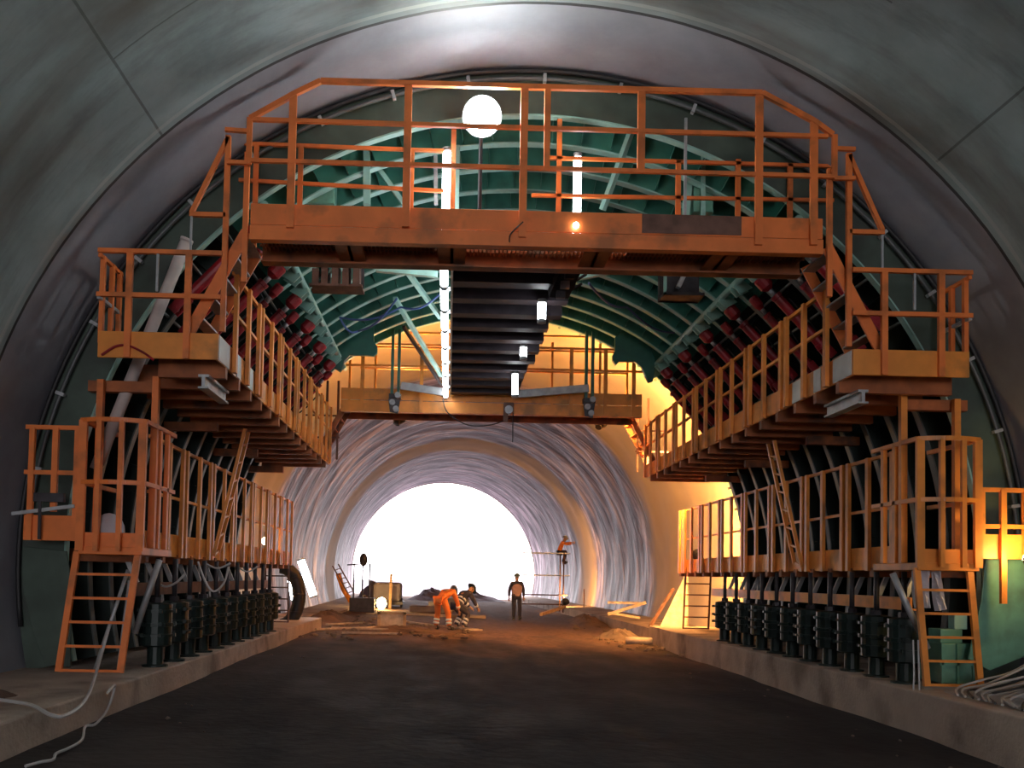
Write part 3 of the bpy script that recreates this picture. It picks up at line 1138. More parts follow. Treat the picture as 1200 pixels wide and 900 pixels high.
# access frames at its two ends
for s in (-1, 1):
    side = 'left' if s < 0 else 'right'
    dy = 0 if s < 0 else 1.2
    t = thing('stair_frame', (s * 3.7, 21.3 + dy, 4.4), 'thin rusty stair frame at the far %s end, below the far walkway' % side, 'stair')
    for x in (3.55, 3.80):
        MB().bb((s * x - .025, 21.3 + dy, 4.3), (s * x + .025, 21.35 + dy, 6.1)).build('post', RUST, t)
    for y in (20.8 + dy, 21.5 + dy):
        MB().bar((s * 3.95, y, 4.30), (s * 3.30, y, 5.50), .03, .12, (s, 0, 1)).build('stringer', DIRTYOR, t)
    for i in range(5):
        f = (i + .6) / 5
        MB().box((s * (3.95 - .65 * f), 21.15 + dy, 4.30 + 1.2 * f), (.14, .66, .03)).build('tread', DIRTYOR, t)
    for z in (4.8, 5.3):
        MB().bar((s * 3.5, 21.32 + dy, z), (s * 4.3, 21.32 + dy, z), .035, .035).build('rail', RUST, t)

# hangers, side braces and the gussets at the far end
for px, side in ((463, 'left'), (690, 'right')):
    a = U(px, 470, 20.3)
    x = a.x
    zt_ = ZC + math.sqrt((RI + .03) ** 2 - x * x)
    t = thing('hanger_column', (x, 20.3, 5.5), 'green double-channel hanger column at the %s of the far walkway, with a roller foot' % side, 'column', 'hanger columns')
    for e in (-.07, .07):
        MB().bb((x + e - .03, 20.22, 5.55), (x + e + .03, 20.34, zt_)).build('channel', GREEN, t)
    mb = MB()
    mb.bb((x - .13, 20.18, 5.52), (x + .13, 20.38, 5.62))
    mb.prism([(x - .14, 20.16, 5.5), (x - .10, 20.16, 5.22), (x + .07, 20.16, 5.18), (x + .12, 20.16, 5.5)], (0, .03, 0))
    mb.build('foot_plate', DARK, t)
    for z, xx in ((5.42, -.05), (5.28, .03), (5.58, .06)):
        MB().tube([(x + xx, 20.1, z), (x + xx, 20.3, z)], .065, 10).build('roller', STEEL, t)
for (p, q, lab) in (((605, 462), (690, 455), 'bluish steel tie beam from the catwalk end to the right hanger column'),
                    ((470, 452), (522, 460), 'dark steel tie beam from the left hanger column to the catwalk end')):
    a, b = U(p[0], p[1], 20.1), U(q[0], q[1], 20.1)
    mb = MB().bar(a, b, .08, .16)
    one('tie_beam', mb, STEEL, lab, 'beam', base=a)
GU = [(721, 395), (721, 411), (718, 416), (718, 422), (722, 428), (726, 423), (744, 424), (752, 430), (757, 440), (760, 448), (765, 447), (769, 425), (762, 402), (748, 386), (735, 385)]
GUL = [(393, 405), (415, 388), (438, 384), (438, 400), (442, 406), (442, 413), (438, 417), (425, 416), (410, 416), (403, 423), (400, 434), (391, 431), (386, 418)]
for poly, side in ((GU, 'right'), (GUL, 'left')):
    P = [U(a, b, 19.55) for a, b in poly]
    mb = MB().prism(P, (0, .12, 0))
    c = sum(P, V()) / len(P)
    one('gusset_plate', mb, GREEN, 'notched green gusset plate hanging from the %s shoulder of the shell at the far end' % side, 'bracket', 'gusset plates', base=c, bevel=.008)


def strut(pa, pb, ya, yb, r, m, label, cat='strut', name='diagonal_strut', group='struts inside the shell'):
    a, b = U(pa[0], pa[1], ya), U(pb[0], pb[1], yb)
    return one(name, MB().bar(a, b, r, r), m, label, cat, group, base=a)


strut((463, 298), (516, 372), 13.2, 16.5, .07, LGREEN, 'light green diagonal strut left of the tube lamps, upper one')
strut((463, 350), (517, 440), 15.5, 19.8, .07, LGREEN, 'light green diagonal strut left of the tube lamps, lower one')
strut((473, 383), (517, 450), 18.0, 20.3, .06, DARK, 'dark diagonal strut left of the tube lamps at the far walkway')
strut((441, 315), (513, 322), 12.6, 12.6, .08, LGREEN, 'light green horizontal strut left of the catwalk')
strut((745, 140), (706, 246), 12.0, 12.4, .07, LGREEN, 'pale leaning strut behind the right half of the top railing')
strut((677, 325), (765, 308), 13.0, 13.0, .08, LGREEN, 'light green horizontal strut right of the catwalk')
strut((824, 143), (824, 254), 12.2, 12.2, .05, LGREEN, 'slim light green upright behind the right part of the top railing')
strut((809, 190), (803, 254), 12.4, 12.4, .09, LGREEN, 'stout green upright behind the right part of the top railing')
strut((430, 150), (430, 240), 12.2, 12.2, .09, LGREEN, 'stout light green upright behind the left part of the top railing')
strut((442, 195), (474, 240), 12.4, 12.4, .06, LGREEN, 'light green brace leaning against the left upright')
strut((510, 135), (511, 240), 12.3, 12.3, .05, GALV, 'slim pale upright beside the left upright lamp')
strut((645, 375), (650, 345), 16.0, 15.2, .07, LGREEN, 'short pale strut right of the nearest right tube lamp')
for a, b, lab in (((372, 207), (395, 242), 'green box bracket'),):
    pass
p, q = U(358, 203, 12.4), U(392, 240, 12.4)
one('bracket_plate', MB().bb((p.x, 12.35, q.z), (q.x, 12.65, p.z)), BOXGREEN, 'light green box bracket behind the left end of the top railing', 'bracket', base=(p.x, 12.35, q.z), bevel=.01)
p, q = U(812, 205, 12.4), U(835, 250, 12.4)
one('bracket_plate', MB().bb((p.x, 12.35, q.z), (q.x, 12.65, p.z)), BOXGREEN, 'green box bracket behind the right part of the top railing', 'bracket', base=(p.x, 12.35, q.z), bevel=.01)
# hoses
for pts, lab in ((((465, 350, 15.2), (420, 388, 16.4), (398, 372, 16.0), (470, 360, 15.6), (515, 345, 15.2)), 'blue hose looped under the left shoulder of the shell'),
                 (((690, 332, 13.0), (735, 360, 15.0), (790, 390, 17.5)), 'blue hose running down the right shoulder of the shell')):
    P = [U(*a) for a in pts]
    Q = []
    for a, b in zip(P, P[1:]):
        for i in range(6):
            Q.append(a.lerp(b, i / 6) + V((0, 0, -.12 * math.sin(PI * i / 6))))
    Q.append(P[-1])
    one('hose', MB().tube(Q, .018, 6), BLUE, lab, 'hose', base=P[0])

# hydraulic valve rack right of the catwalk, slatted boxes under the gantry
a, b = U(654, 345, 12.6), U(686, 275, 11.6)
t = thing('valve_block', a, 'black hydraulic valve rack beside the near right end of the catwalk', 'machine')
MB().bar(a, b, .28, .12, (0, 0, 1)).build('frame', DARK, t)
for i in range(6):
    p = a.lerp(b, (i + .5) / 6)
    MB().box(p + V((0, -.05, -.08)), (.12, .07, .10)).build('valve', STEEL if i % 3 == 1 else DARK, t)
    MB().tube([p + V((.15, 0, 0)), p + V((.3, .1, .12))], .02, 6).build('hose_stub', RUBBER, t)
t = thing('slatted_box', U(360, 336, 13.0), 'rusty brown slatted box hanging under the left of the top walkway', 'box')
pa, pb = U(362, 334, 13.0), U(425, 300, 13.0)
MB().bb((pa.x, 13.0, pa.z), (pb.x, 13.4, pa.z + .03)).build('base_plate', RUST, t)
for i, f in enumerate((.05, .22, .42, .62, .82)):
    x = pa.x + (pb.x - pa.x) * f
    h = (pb.z - pa.z) * (.55 + .5 * f)
    MB().bb((x, 13.02, pa.z + .03), (x + .09, 13.36, pa.z + h)).build('slat', RUST, t)
MB().bar((pb.x, 13.1, pa.z), (pb.x - .02, 13.1, 6.9), .04, .04).build('hanger', DARK, t)
MB().bar((pa.x, 13.1, pa.z), (pb.x - .1, 13.1, pb.z + .1), .04, .04).build('sloping_bar', LGREEN, t)
pa, pb = U(778, 345, 13.2), U(826, 312, 13.2)
t = thing('slatted_box', pa, 'dark grey box hanging under the right of the top walkway', 'box')
MB().bb((pa.x, 13.2, pa.z), (pb.x, 13.6, pa.z + .04)).build('base_plate', DARK, t)
MB().bb((pa.x, 13.5, pa.z), (pb.x, 13.6, pb.z)).build('back_plate', DARK, t)
MB().bb((pa.x, 13.2, pa.z), (pa.x + .04, 13.24, 6.9)).build('hanger', LGREEN, t)
MB().bar((pa.x + .2, 13.2, pa.z + .1), (pb.x - .1, 13.2, pb.z + .3), .1, .06).build('lever', GALV, t)


# ------------------------------------------------------------------ red hydraulic jacks
def make_jack(kind):
    """along +X from the head at the origin, length 1.5"""
    t = thing('hydraulic_jack', (0, 0, 0), 'jack', 'jack', None)
    big = kind == 0
    r = .072 if big else .06
    hd = .105 if big else .072
    MB().lathe([(0, .05), (.0, hd * .8), (.03, hd), (.17, hd), (.21, hd * .7), (.24, .04)], (0, 0, 0), (1, 0, 0), 14).build('head', RED, t)
    MB().tube([(.22, 0, 0), (.36, 0, 0)], .035, 10).build('rod', STEEL, t)
    MB().lathe([(.34, r * .7), (.345, r * 1.15), (.40, r * 1.15), (.41, r), (1.28, r), (1.29, r * 1.2), (1.36, r * 1.2), (1.37, r * .6)], (0, 0, 0), (1, 0, 0), 14).build('barrel', RED, t)
    barrel = t.children[-1]
    mb = MB()
    for e in (-.07, .07):
        mb.bb((1.33, e - .012, -.06), (1.56, e + .012, .06))
    mb.tube([(1.5, -.1, 0), (1.5, .1, 0)], .03, 8)
    mb.build('clevis', RED, t)
    mb = MB()
    mb.tube([(.5, 0, r), (.52, .03, r + .07), (.9, .03, r + .07), (1.2, .02, r + .02)], .014, 6)
    mb.build('oil_hose', RUBBER, barrel)
    return t


proto = [make_jack(0), make_jack(1)]
used = [False, False]
for s in (-1, 1):
    side = 'left' if s < 0 else 'right'
    for i in range(12):
        k = i % 2
        y = Y0 + SP * (i + .5)
        rr = 5.47 if k == 0 else 5.52
        d0 = 51.0 if k == 0 else 49.5
        A = arc(rr, d0, y)
        B = arc(5.48, 35.5, y)
        if s < 0:
            A.x, B.x = -A.x, -B.x
        dv = (B - A).normalized()
        ang = math.atan2(-dv.z, dv.x)
        lab = '%s red hydraulic jack from the near end along the %s hinge pipe' % (ORD[i], side)
        o = proto[k]
        if not used[k]:
            used[k] = True
            o['label'] = lab
        else:
            o = dup(proto[k], (0, 0, 0), None, lab)
        o.location = A
        o.rotation_euler = (0, ang, 0)
        o['group'] = 'red hydraulic jacks of the %s hinge' % side

# ------------------------------------------------------------------ screw jack columns standing on the footings
def make_column():
    t = thing('screw_column', (0, 0, 0), 'column', 'jack')
    MB().lathe([(0, .16), (.02, .16), (.03, .10), (.32, .10), (.33, .13)], (0, 0, 0), (0, 0, 1), 14).build('leg', DKGREEN, t)
    housing = MB().lathe([(.25, .15), (.27, .19), (.50, .19), (.505, .225), (.53, .225), (.535, .19), (.78, .19), (.80, .12)], (0, 0, 0), (0, 0, 1), 16).build('housing', DKGREEN, t)
    for z in (.38, .52, .68):
        mb = MB()
        mb.lathe([(z, .185), (z + .001, .225), (z + .03, .225), (z + .031, .185)], (0, 0, 0), (0, 0, 1), 16)
        for k in range(6):
            a = 2 * PI * k / 6
            mb.bb((.225 * math.cos(a) - .02, .225 * math.sin(a) - .02, z - .005), (.225 * math.cos(a) + .02, .225 * math.sin(a) + .02, z + .04))
        mb.build('flange', DKGREEN, housing)
    MB().tube([(0, 0, .78), (0, 0, 1.36)], .035, 8).build('spindle', DARK, t)
    MB().lathe([(.80, .07), (.86, .07)], (0, 0, 0), (0, 0, 1), 6).build('nut', DARK, t)
    return t


colp = make_column()
cused = False
for s in (1, -1):
    side = 'left' if s < 0 else 'right'
    for i in range(11):
        y = (11.4 if s > 0 else 11.9) + .745 * i
        lab = '%s dark green screw column from the near end on the %s footing' % (ORD[i], side)
        loc = (s * 4.62, y, .50)
        if not cused:
            cused = True
            o = colp
            o['label'] = lab
            o.location = loc
        else:
            o = dup(colp, loc, (0, 0, .4 * i), lab)
        o['group'] = 'screw columns on the %s footing' % side
for s in (1, -1):
    side = 'left' if s < 0 else 'right'
    m = YELLOWP if s > 0 else RUST
    mb = MB()
    mb.bb((s * 4.79, 11.6, 1.38), (s * 4.82, 20.4, 1.54))
    mb.bb((s * 4.82, 11.6, 1.38), (s * 4.92, 20.4, 1.40))
    mb.bb((s * 4.82, 11.6, 1.52), (s * 4.92, 20.4, 1.54))
    one('waler_beam', mb, m, 'long %s beam behind the screw columns under the lower %s platform' % ('tan' if s > 0 else 'rusty', side), 'beam', 'waler beams', base=(s * 4.8, 11.6, 1.4))
    # pale studs above the waler
    for i in range(11):
        y = 11.9 + .75 * i
        one('stud', MB().bar((s * 4.88, y, 1.54), (s * 5.0, y, 1.82), .045, .06), GALV,
            'pale short stud above the %s waler beam, %s from the near end' % (side, ORD[i]), 'stud', 'studs above the %s waler' % side, base=(s * 4.85, y, 1.54))

# dark cylinder jacks above the left waler (short stubs)
# pale braces
for pts, y, lab in ((((187, 656), (158, 742)), 11.5, 'pale grey brace pipe leaning beside the left ladder'),
                    (((1046, 672), (1062, 708), (1087, 760)), 10.95, 'pale grey bent brace leaning beside the right ladder')):
    P = [U(a, b, y) for a, b in pts]
    one('brace_pipe', MB().tube(P, .04, 8), GALV, lab, 'pipe', base=P[-1])
for pts, lab in ((((150, 668), (106, 800)), 'thin pale pipe standing behind the left ladder, the steeper of two'),
                 (((152, 680), (138, 788)), 'thin pale pipe standing behind the left ladder, the upright one')):
    P = [U(a, b, 11.05) for a, b in pts]
    one('thin_pipe', MB().tube(P, .022, 8), GALV, lab, 'pipe', base=P[-1])

# the long pale tube on the left
a, b = U(219, 281, 11.35), U(112, 550, 11.35)
t = thing('pole', b, 'long pale grey cardboard-like tube leaning through the upper left platform', 'tube')
MB().tube([a, b], .072, 16).build('tube_wall', CARD, t)
MB().tube([a - (a - b).normalized() * .03, a + (a - b).normalized() * .01], .080, 16).build('collar', CARD, t)


# cables
def cable(pts, r, m, label, cat='cable', name='cable', sag=0.0, group=None):
    P = [V(p) for p in pts]
    Q = []
    for i in range(len(P) - 1):
        p0 = P[max(0, i - 1)]
        p1, p2 = P[i], P[i + 1]
        p3 = P[min(len(P) - 1, i + 2)]
        for k in range(6):
            t = k / 6
            q = .5 * ((2 * p1) + (p2 - p0) * t + (2 * p0 - 5 * p1 + 4 * p2 - p3) * t * t + (3 * p1 - p0 - 3 * p2 + p3) * t ** 3)
            q.z -= sag * math.sin(PI * t)
            Q.append(q)
    Q.append(P[-1])
    return one(name, MB().tube(Q, r, 6), m, label, cat, group, base=P[0])


for i, (pts, y) in enumerate((([(178, 676), (192, 687), (206, 683), (217, 672)], 12.6), ([(232, 658), (240, 680), (250, 693), (262, 684), (268, 664)], 13.8),
                              ([(240, 660), (255, 666), (270, 660)], 14.6), ([(278, 664), (290, 670), (302, 664)], 17.0))):
    cable([U(a, b, y) for a, b in pts], .016, WHITEC, 'pale cable loop hanging under the lower left platform, %s from the near end' % ORD[i], group='cable loops on the left')
cable([U(119, 416, 10.54), U(135, 406, 10.54), U(150, 405, 10.54), U(168, 413, 10.54), U(180, 422, 10.54)], .014, RED, 'dark red cable draped across the front of the upper left platform')
def on_level(px, py, z):
    d = U(px, py, 10.0) - CAM
    return CAM + d * ((z - CAM.z) / d.z)


cable([on_level(-12, 818, .53), on_level(0, 820, .53), on_level(36, 826, .53), on_level(60, 838, .53), on_level(78, 838, .53), on_level(97, 824, .53),
       on_level(108, 803, .54), U(118, 770, 10.6), U(128, 735, 10.7)], .016, WHITEC, 'thick pale cable drooping over the left footing below the ladder')
P = [on_level(126, 812, .52), V((-4.36, 9.75, .515)), V((-4.372, 9.6, .30))]
for a, b in ((112, 850), (100, 853), (96, 868), (80, 878), (66, 884), (62, 891), (48, 894), (30, 899)):
    q = on_level(a, b, .22)
    q.z = ground(q.x, q.y) + .03
    q.x = max(q.x, -4.36)
    P.append(q)
cable(P, .013, WHITEC, 'thin white rope running down the left footing onto the road')
cable([U(613, 260, 10.52), U(598, 275, 10.52), U(598, 288, 10.6)], .008, RUBBER, 'black wire hanging over the middle of the top walkway beam')
cable([U(519, 468, 20.4), U(525, 484, 20.3), U(548, 498, 20.3), U(575, 498, 20.3), U(598, 490, 20.4)], .012, RUBBER, 'black wire sagging below the far walkway')
t = thing('hoist_hook', U(597, 490, 20.3), 'small rusty hoist hanging below the far right end of the catwalk', 'hoist')
p = U(596, 478, 20.3)
mb = MB()
mb.box(p, (.22, .14, .22))
mb.box(p + V((-.06, 0, -.2)), (.10, .10, .22))
mb.build('hoist_body', RUST, t, .01)
MB().tube([p + V((0, -.1, -.05)), p + V((0, .1, -.05))], .09, 12).build('pulley', STEEL, t)
MB().tube([p + V((.1, 0, -.1)), p + V((.1, 0, -.75))], .012, 6).build('rope', RUBBER, t)

# small tools on the left wing
p = U(50, 590, 10.8)
t = thing('clamp_tool', p, 'dark clamp and pale bar fixed on the left wing railing', 'tool')
MB().bar(U(14, 602, 10.78), U(87, 593, 10.78), .03, .04).build('bar', GALV, t)
MB().box(U(58, 583, 10.77), (.34, .06, .10)).build('jaw', DARK, t)
MB().bar(U(47, 585, 10.76), U(46, 632, 10.76), .03, .03).build('handle', DARK, t)
# bag on the left landing
p = U(126, 612, 11.3)
mb = MB()
mb.sphere((p.x, 11.35, 2.16), .19, 1, .8, 1.15, 14, 10)
one('sack', mb, CLOTH, 'pale sack standing on the left caged landing', 'sack', base=(p.x, 11.35, 1.96))

# ------------------------------------------------------------------ right corner: green power box, end panels, sheets, sodium lamp
t = thing('power_box', (4.9, 11.5, .5), 'green ribbed machine box behind the right ladder', 'machine')
a, b = U(1102, 792, 11.25), U(1142, 750, 11.25)
MB().bb((a.x, 11.25, .52), (a.x + .42, 11.75, 1.0)).build('tank', BOXGREEN, t, .012)
for f in (.0, .19, .38):
    MB().bb((a.x + f, 11.22, .52), (a.x + f + .03, 11.25, 1.0)).build('fin', BOXGREEN, t)
MB().bb((a.x - .02, 11.22, .74), (a.x + .5, 11.25, .77)).build('cross_fin', BOXGREEN, t)
MB().bb((a.x + .03, 11.3, 1.0), (a.x + .30, 11.6, 1.17)).build('lid', BOXGREEN, t, .01)
MB().bb((a.x + .20, 11.3, 1.17), (a.x + .36, 11.45, 1.36)).build('switch_box', LGREEN, t, .01)
P = [U(*q, 11.1) for q in ((1155, 655), (1200, 650), (1212, 645), (1212, 765), (1160, 786), (1135, 772), (1150, 705))]
one('end_panel', MB().prism(P, (0, .03, 0)), BOXGREEN, 'flat green steel end panel under the right wing platform', 'panel', base=P[4], bevel=.006)
P = [U(*q, 11.25) for q in ((26, 640), (78, 646), (84, 690), (82, 782), (52, 778), (38, 740), (27, 690))]
one('end_panel', MB().prism(P, (0, .03, 0)), OLIVE, 'dark olive steel end panel left of the left ladder', 'panel', base=P[4], bevel=.006)
# sheets hanging beside the ladder
for i, (pts, lab) in enumerate(((((1068, 668), (1090, 668), (1094, 705), (1086, 720), (1074, 712)), 'white plastic sheet hanging left of the right ladder'),
                                (((1092, 670), (1101, 668), (1112, 706), (1106, 722), (1098, 716)), 'white plastic strip hanging behind the right ladder'))):
    P = [U(a, b, 11.0 + .1 * i) for a, b in pts]
    c = sum(P, V()) / len(P)
    mb = MB()
    nu, nv = 8, 8
    tl, tr = P[0], P[1]
    bl, br = P[4], P[2].lerp(P[3], .5)
    grid = []
    for a in range(nv + 1):
        row = []
        for b in range(nu + 1):
            q = tl.lerp(tr, b / nu).lerp(bl.lerp(br, b / nu), a / nv)
            q.y += .05 * math.sin(b * 1.7 + a * .3)
            row.append(mb.bm.verts.new(q))
        grid.append(row)
    for a in range(nv):
        for b in range(nu):
            mb.face([grid[a][b], grid[a][b + 1], grid[a + 1][b + 1], grid[a + 1][b]])
    o = one('plastic_sheet', mb, CLOTH, lab, 'sheet', base=tl)
    so = o.modifiers.new('thick', 'SOLIDIFY')
    so.thickness = .012
# hanging straps
for i, px in enumerate((1070, 1076)):
    cable([U(px, 750, 10.75), U(px + 1, 790, 10.72), U(px - 1 + 3 * i, 828, 10.65)], .01, WHITEC, '%s thin strap hanging over the right footing edge' % ('left' if i == 0 else 'right'))
# grout spill and cable heap
mb = MB()
pts = []
for i in range(22):
    for j in range(12):
        x = 4.5 + 1.3 * i / 21
        y = 8.6 + 2.6 * j / 11
        e = min(1, min(i, 21 - i) / 4 + .0) * min(1, min(j, 11 - j) / 3)
        if i > 14:
            e = min(1, min(j, 11 - j) / 3)
        z = .49 + e * (.02 + .22 * (i / 21) ** 2) + (random.uniform(-.02, .02) if e > 0 else 0)
        pts.append(mb.bm.verts.new((x, y, z)))
for i in range(21):
    for j in range(11):
        f = mb.face([pts[i * 12 + j], pts[i * 12 + j + 1], pts[(i + 1) * 12 + j + 1], pts[(i + 1) * 12 + j]])
        f.smooth = True
one('grout_spill', mb, PLASTER, 'pale heap of spilled grout on the right footing', 'heap', kind='stuff')
for i in range(15):
    y = 8.95 + .11 * i
    rnd = random.Random(i)
    P = [(4.5 + .1 * rnd.random(), y - .5, .53), (4.75, y - .2 + .2 * rnd.random(), .56), (5.1, y + .1 * rnd.random(), .58 + .03 * (i % 3)),
         (5.5, y + .2 * rnd.random(), .72 + .03 * (i % 2)), (5.9, y + .1, .92 + .03 * (i % 3))]
    cable(P, .013, WHITEC if i % 4 else RUBBER, '%s strand from the front of the cable heap on the right footing' % ORD[i], group='cable heap')
# sodium lamp at the right wing
p = U(1207, 654, 10.45)
d = (U(1178, 640, 10.85) - p).normalized()
t = thing('work_lamp', p, 'small warm work lamp shining on the right end of the wing platform', 'lamp')
MB().lathe([(0, .07), (.012, .08)], p, p + d, 16).build('lens', SODN, t)
MB().lathe([(0, .09), (.08, .07), (.14, .04)], p - d * .004, p - d, 16).build('housing', DARK, t)
MB().bar(p - d * .06, V((5.86, 10.80, 2.06)), .025, .025).build('bracket', DARK, t)

# ------------------------------------------------------------------ sodium floodlights behind the shell
def sodium(loc, aim, label, r=.16, m=None, ped=None):
    loc = V(loc)
    d = (V(aim) - loc).normalized()
    t = thing('sodium_floodlight', loc, label, 'lamp')
    MB().lathe([(0, r * .9), (.012, r * .95)], loc, loc + d, 16).build('lens', m or SODM, t)
    MB().lathe([(.0, r * 1.1), (.05, r * 1.05), (.16, r * .5), (.2, r * .5)], loc - d * .004, loc - d, 16).build('housing', DARK, t)
    if ped:
        MB().bar(loc - d * .12, ped, .04, .04).build('stand', DARK, t)
    return t


sodium((2.6, 22.2, 5.45), (3.3, 23.2, 7.0), 'sodium floodlight behind the right end of the far walkway', ped=(2.6, 21.74, 5.45))
sodium((-2.2, 22.2, 5.45), (-1.6, 22.6, 7.0), 'sodium floodlight behind the left end of the far walkway', ped=(-2.2, 21.74, 5.45))
sodium((4.2, 22.1, 4.5), (5.5, 25.5, 3.2), 'sodium floodlight at the far end of the upper right platform', .16, ped=(4.2, 21.88, 4.27))
sodium((5.25, 23.35, 2.35), (5.7, 28.5, 2.2), 'sodium floodlight at the far end of the lower right platform', .13, ped=(5.25, 23.2, 1.96))
p = U(447, 707, 41.0)
t = thing('work_lamp', p, 'glowing yellow globe lamp on the floor beside the rubble on the left', 'lamp')
MB().sphere(p, .21, 1, 1, 1.2, 16, 12).build('globe', GLOBE, t)
MB().lathe([(0, .12), (.06, .12), (.07, .05), (max(.08, p.z - .3), .05)], (p.x, 41.0, .06), (p.x, 41.0, 1), 12).build('foot', DARK, t)
sodium((4.7, 45.0, .6), (6.2, 48.0, 3.2), 'sodium floor lamp by the scaffold shining at the right wall', .18, SODF, (4.65, 44.9, .1))
p = U(311, 634, 20.5)
t = thing('bulb', p, 'small round glowing bulb on the lower left platform railing', 'lamp')
MB().sphere(p, .085).build('glass', BULBM, t)
MB().tube([p + V((0, .02, .08)), p + V((0, .02, .2))], .03, 8).build('socket', DARK, t)

# tube lamps standing at the far left
for a, b, y, lab in (((352, 655), (368, 700), 26.5, 'slanting bright tube lamp on the left beyond the platform end'),
                     ((339, 678), (345, 705), 25.2, 'half hidden slanting tube lamp below the left platform end')):
    A, B = U(*a, y), U(*b, y)
    t = tube_lamp(B, A, lab, 'slanting tube lamps', .105 if y > 26 else .07, TUBE)
    MB().bar(A + V((0, .1, .0)), V((A.x, y + .1, .3)), .04, .04).build('stand', DARK, t)
p = U(328, 692, 24.3)
t = thing('hose_coil', (p.x, 24.3, .5), 'big dark ribbed duct bend standing under the left platform end', 'duct')
mb = MB()
pp = [V((p.x + .5 * math.cos(a), 24.3, 1.1 + .75 * math.sin(a))) for a in [R_(d) for d in range(-80, 100, 12)]]
mb.tube(pp, .17, 12)
mb.build('duct', RUBBER, t)
for q in pp[1::3]:
    MB().sphere(q, .185, 1, 1, .35).build('hoop', DARK, t)

# ------------------------------------------------------------------ site clutter further in
# wooden crate
p = U(460, 741, 27.5)
t = thing('crate', (p.x, 27.5, ground(p.x, 27)), 'open wooden crate on the floor left of the bending worker', 'crate')
gz = ground(p.x, 27)
MB().bb((p.x - .42, 27.5, gz), (p.x + .35, 27.56, gz + .42)).build('front_board', PALLET, t)
MB().bb((p.x - .42, 28.2, gz), (p.x + .35, 28.26, gz + .42)).build('back_board', PALLET, t)
for e in (-.42, .30):
    MB().bb((p.x + e, 27.5, gz), (p.x + e + .05, 28.26, gz + .42)).build('side_board', PALLET, t)
for e in (-.45, .30):
    MB().bb((p.x + e, 27.46, gz), (p.x + e + .09, 27.5, gz + .45)).build('batten', TIMBER, t)
MB().bb((p.x - .45, 27.46, gz + .39), (p.x + .39, 27.5, gz + .46)).build('rim', TIMBER, t)
# planks and pipes on the floor
rnd = random.Random(3)
spots = [((370, 748), (440, 734), 24.5, 26.5, 'long bent pale strip lying left of the crate, the nearest'),
         ((388, 742), (455, 742), 25.5, 25.8, 'pale strip lying level in front of the crate'),
         ((383, 736), (424, 728), 27.0, 28.5, 'short plank lying behind the pale strips'),
         ((480, 722), (560, 733), 30.0, 27.5, 'thin pale bar lying behind the bending worker'),
         ((400, 752), (470, 746), 23.6, 24.2, 'plank lying nearest the camera among the rubble'),
         ((545, 735), (565, 733), 27.2, 27.4, 'short pale stick right of the bending worker'),
         ((470, 716), (500, 724), 31.0, 29.0, 'plank lying behind the crate')]
for a, b, ya, yb, lab in spots:
    A, B = U(*a, ya), U(*b, yb)
    A.z = ground(A.x, ya) + .05
    B.z = ground(B.x, yb) + .05
    one('plank', MB().bar(A, B, .09, .05), PALLET, lab, 'plank', 'planks on the floor', base=A, bevel=.005)
for a, b, ya, yb, w, m, lab in (((712, 720), (757, 706), 29.0, 29.0, .09, PALLET, 'pale channel leaning against the right footing, lower one'),
                               ((712, 706), (755, 707), 29.4, 29.4, .07, PALLET, 'pale channel lying on the right footing, upper one'),
                               ((712, 718), (750, 724), 28.6, 28.6, .07, PALLET, 'pale plank on the ground at the foot of the right footing'),
                               ((733, 751), (770, 750), 24.4, 24.2, .18, PALLET, 'round pale log at the end of the right footing'),
                               ((634, 720), (662, 711), 34, 36, .1, TIMBER, 'plank beside the scaffold foot on the right')):
    A, B = U(*a, ya), U(*b, yb)
    if 'log' in lab:
        A.z = B.z = .12
        one('log', MB().tube([A, B], .09, 12), m, lab, 'log', base=A)
    else:
        one('channel', MB().bar(A, B, w, w), m, lab, 'plank', base=A)
# leaning board on the right
a, b = U(762, 734, 25.3), U(789, 690, 25.8)
t = thing('leaning_board', a, 'pale board leaning on the right wall beyond the footing end', 'board')
mb = MB().prism([U(772, 737, 25.2), U(806, 735, 25.2), U(806, 668, 25.8), U(795, 690, 25.8)], (0.03, .05, 0.02))
mb.build('board', PALLET, t)
MB().bar(a, b, .07, .07).build('edge_bar', RUST, t)
# rubble
mb = MB()
rr = random.Random(11)
for i in range(230):
    side = rr.choice((-1, 1, 0))
    if side == 0:
        x = rr.uniform(-3.6, -.2)
        y = rr.uniform(23.5, 29)
    elif side < 0:
        x = rr.uniform(-4.4, -3.2)
        y = rr.uniform(9, 34) if rr.random() > .5 else rr.uniform(22, 34)
    else:
        x = rr.uniform(3.2, 4.3)
        y = rr.uniform(8, 34)
    r = rr.uniform(.02, .09) * (1.0 if y > 20 else .28)
    mb.rock((x, y, ground(x, y) + r * .3), r, i)
one('rubble', mb, ROCK, 'loose stones and rubble strewn over the tunnel floor edges', 'rubble', kind='stuff')


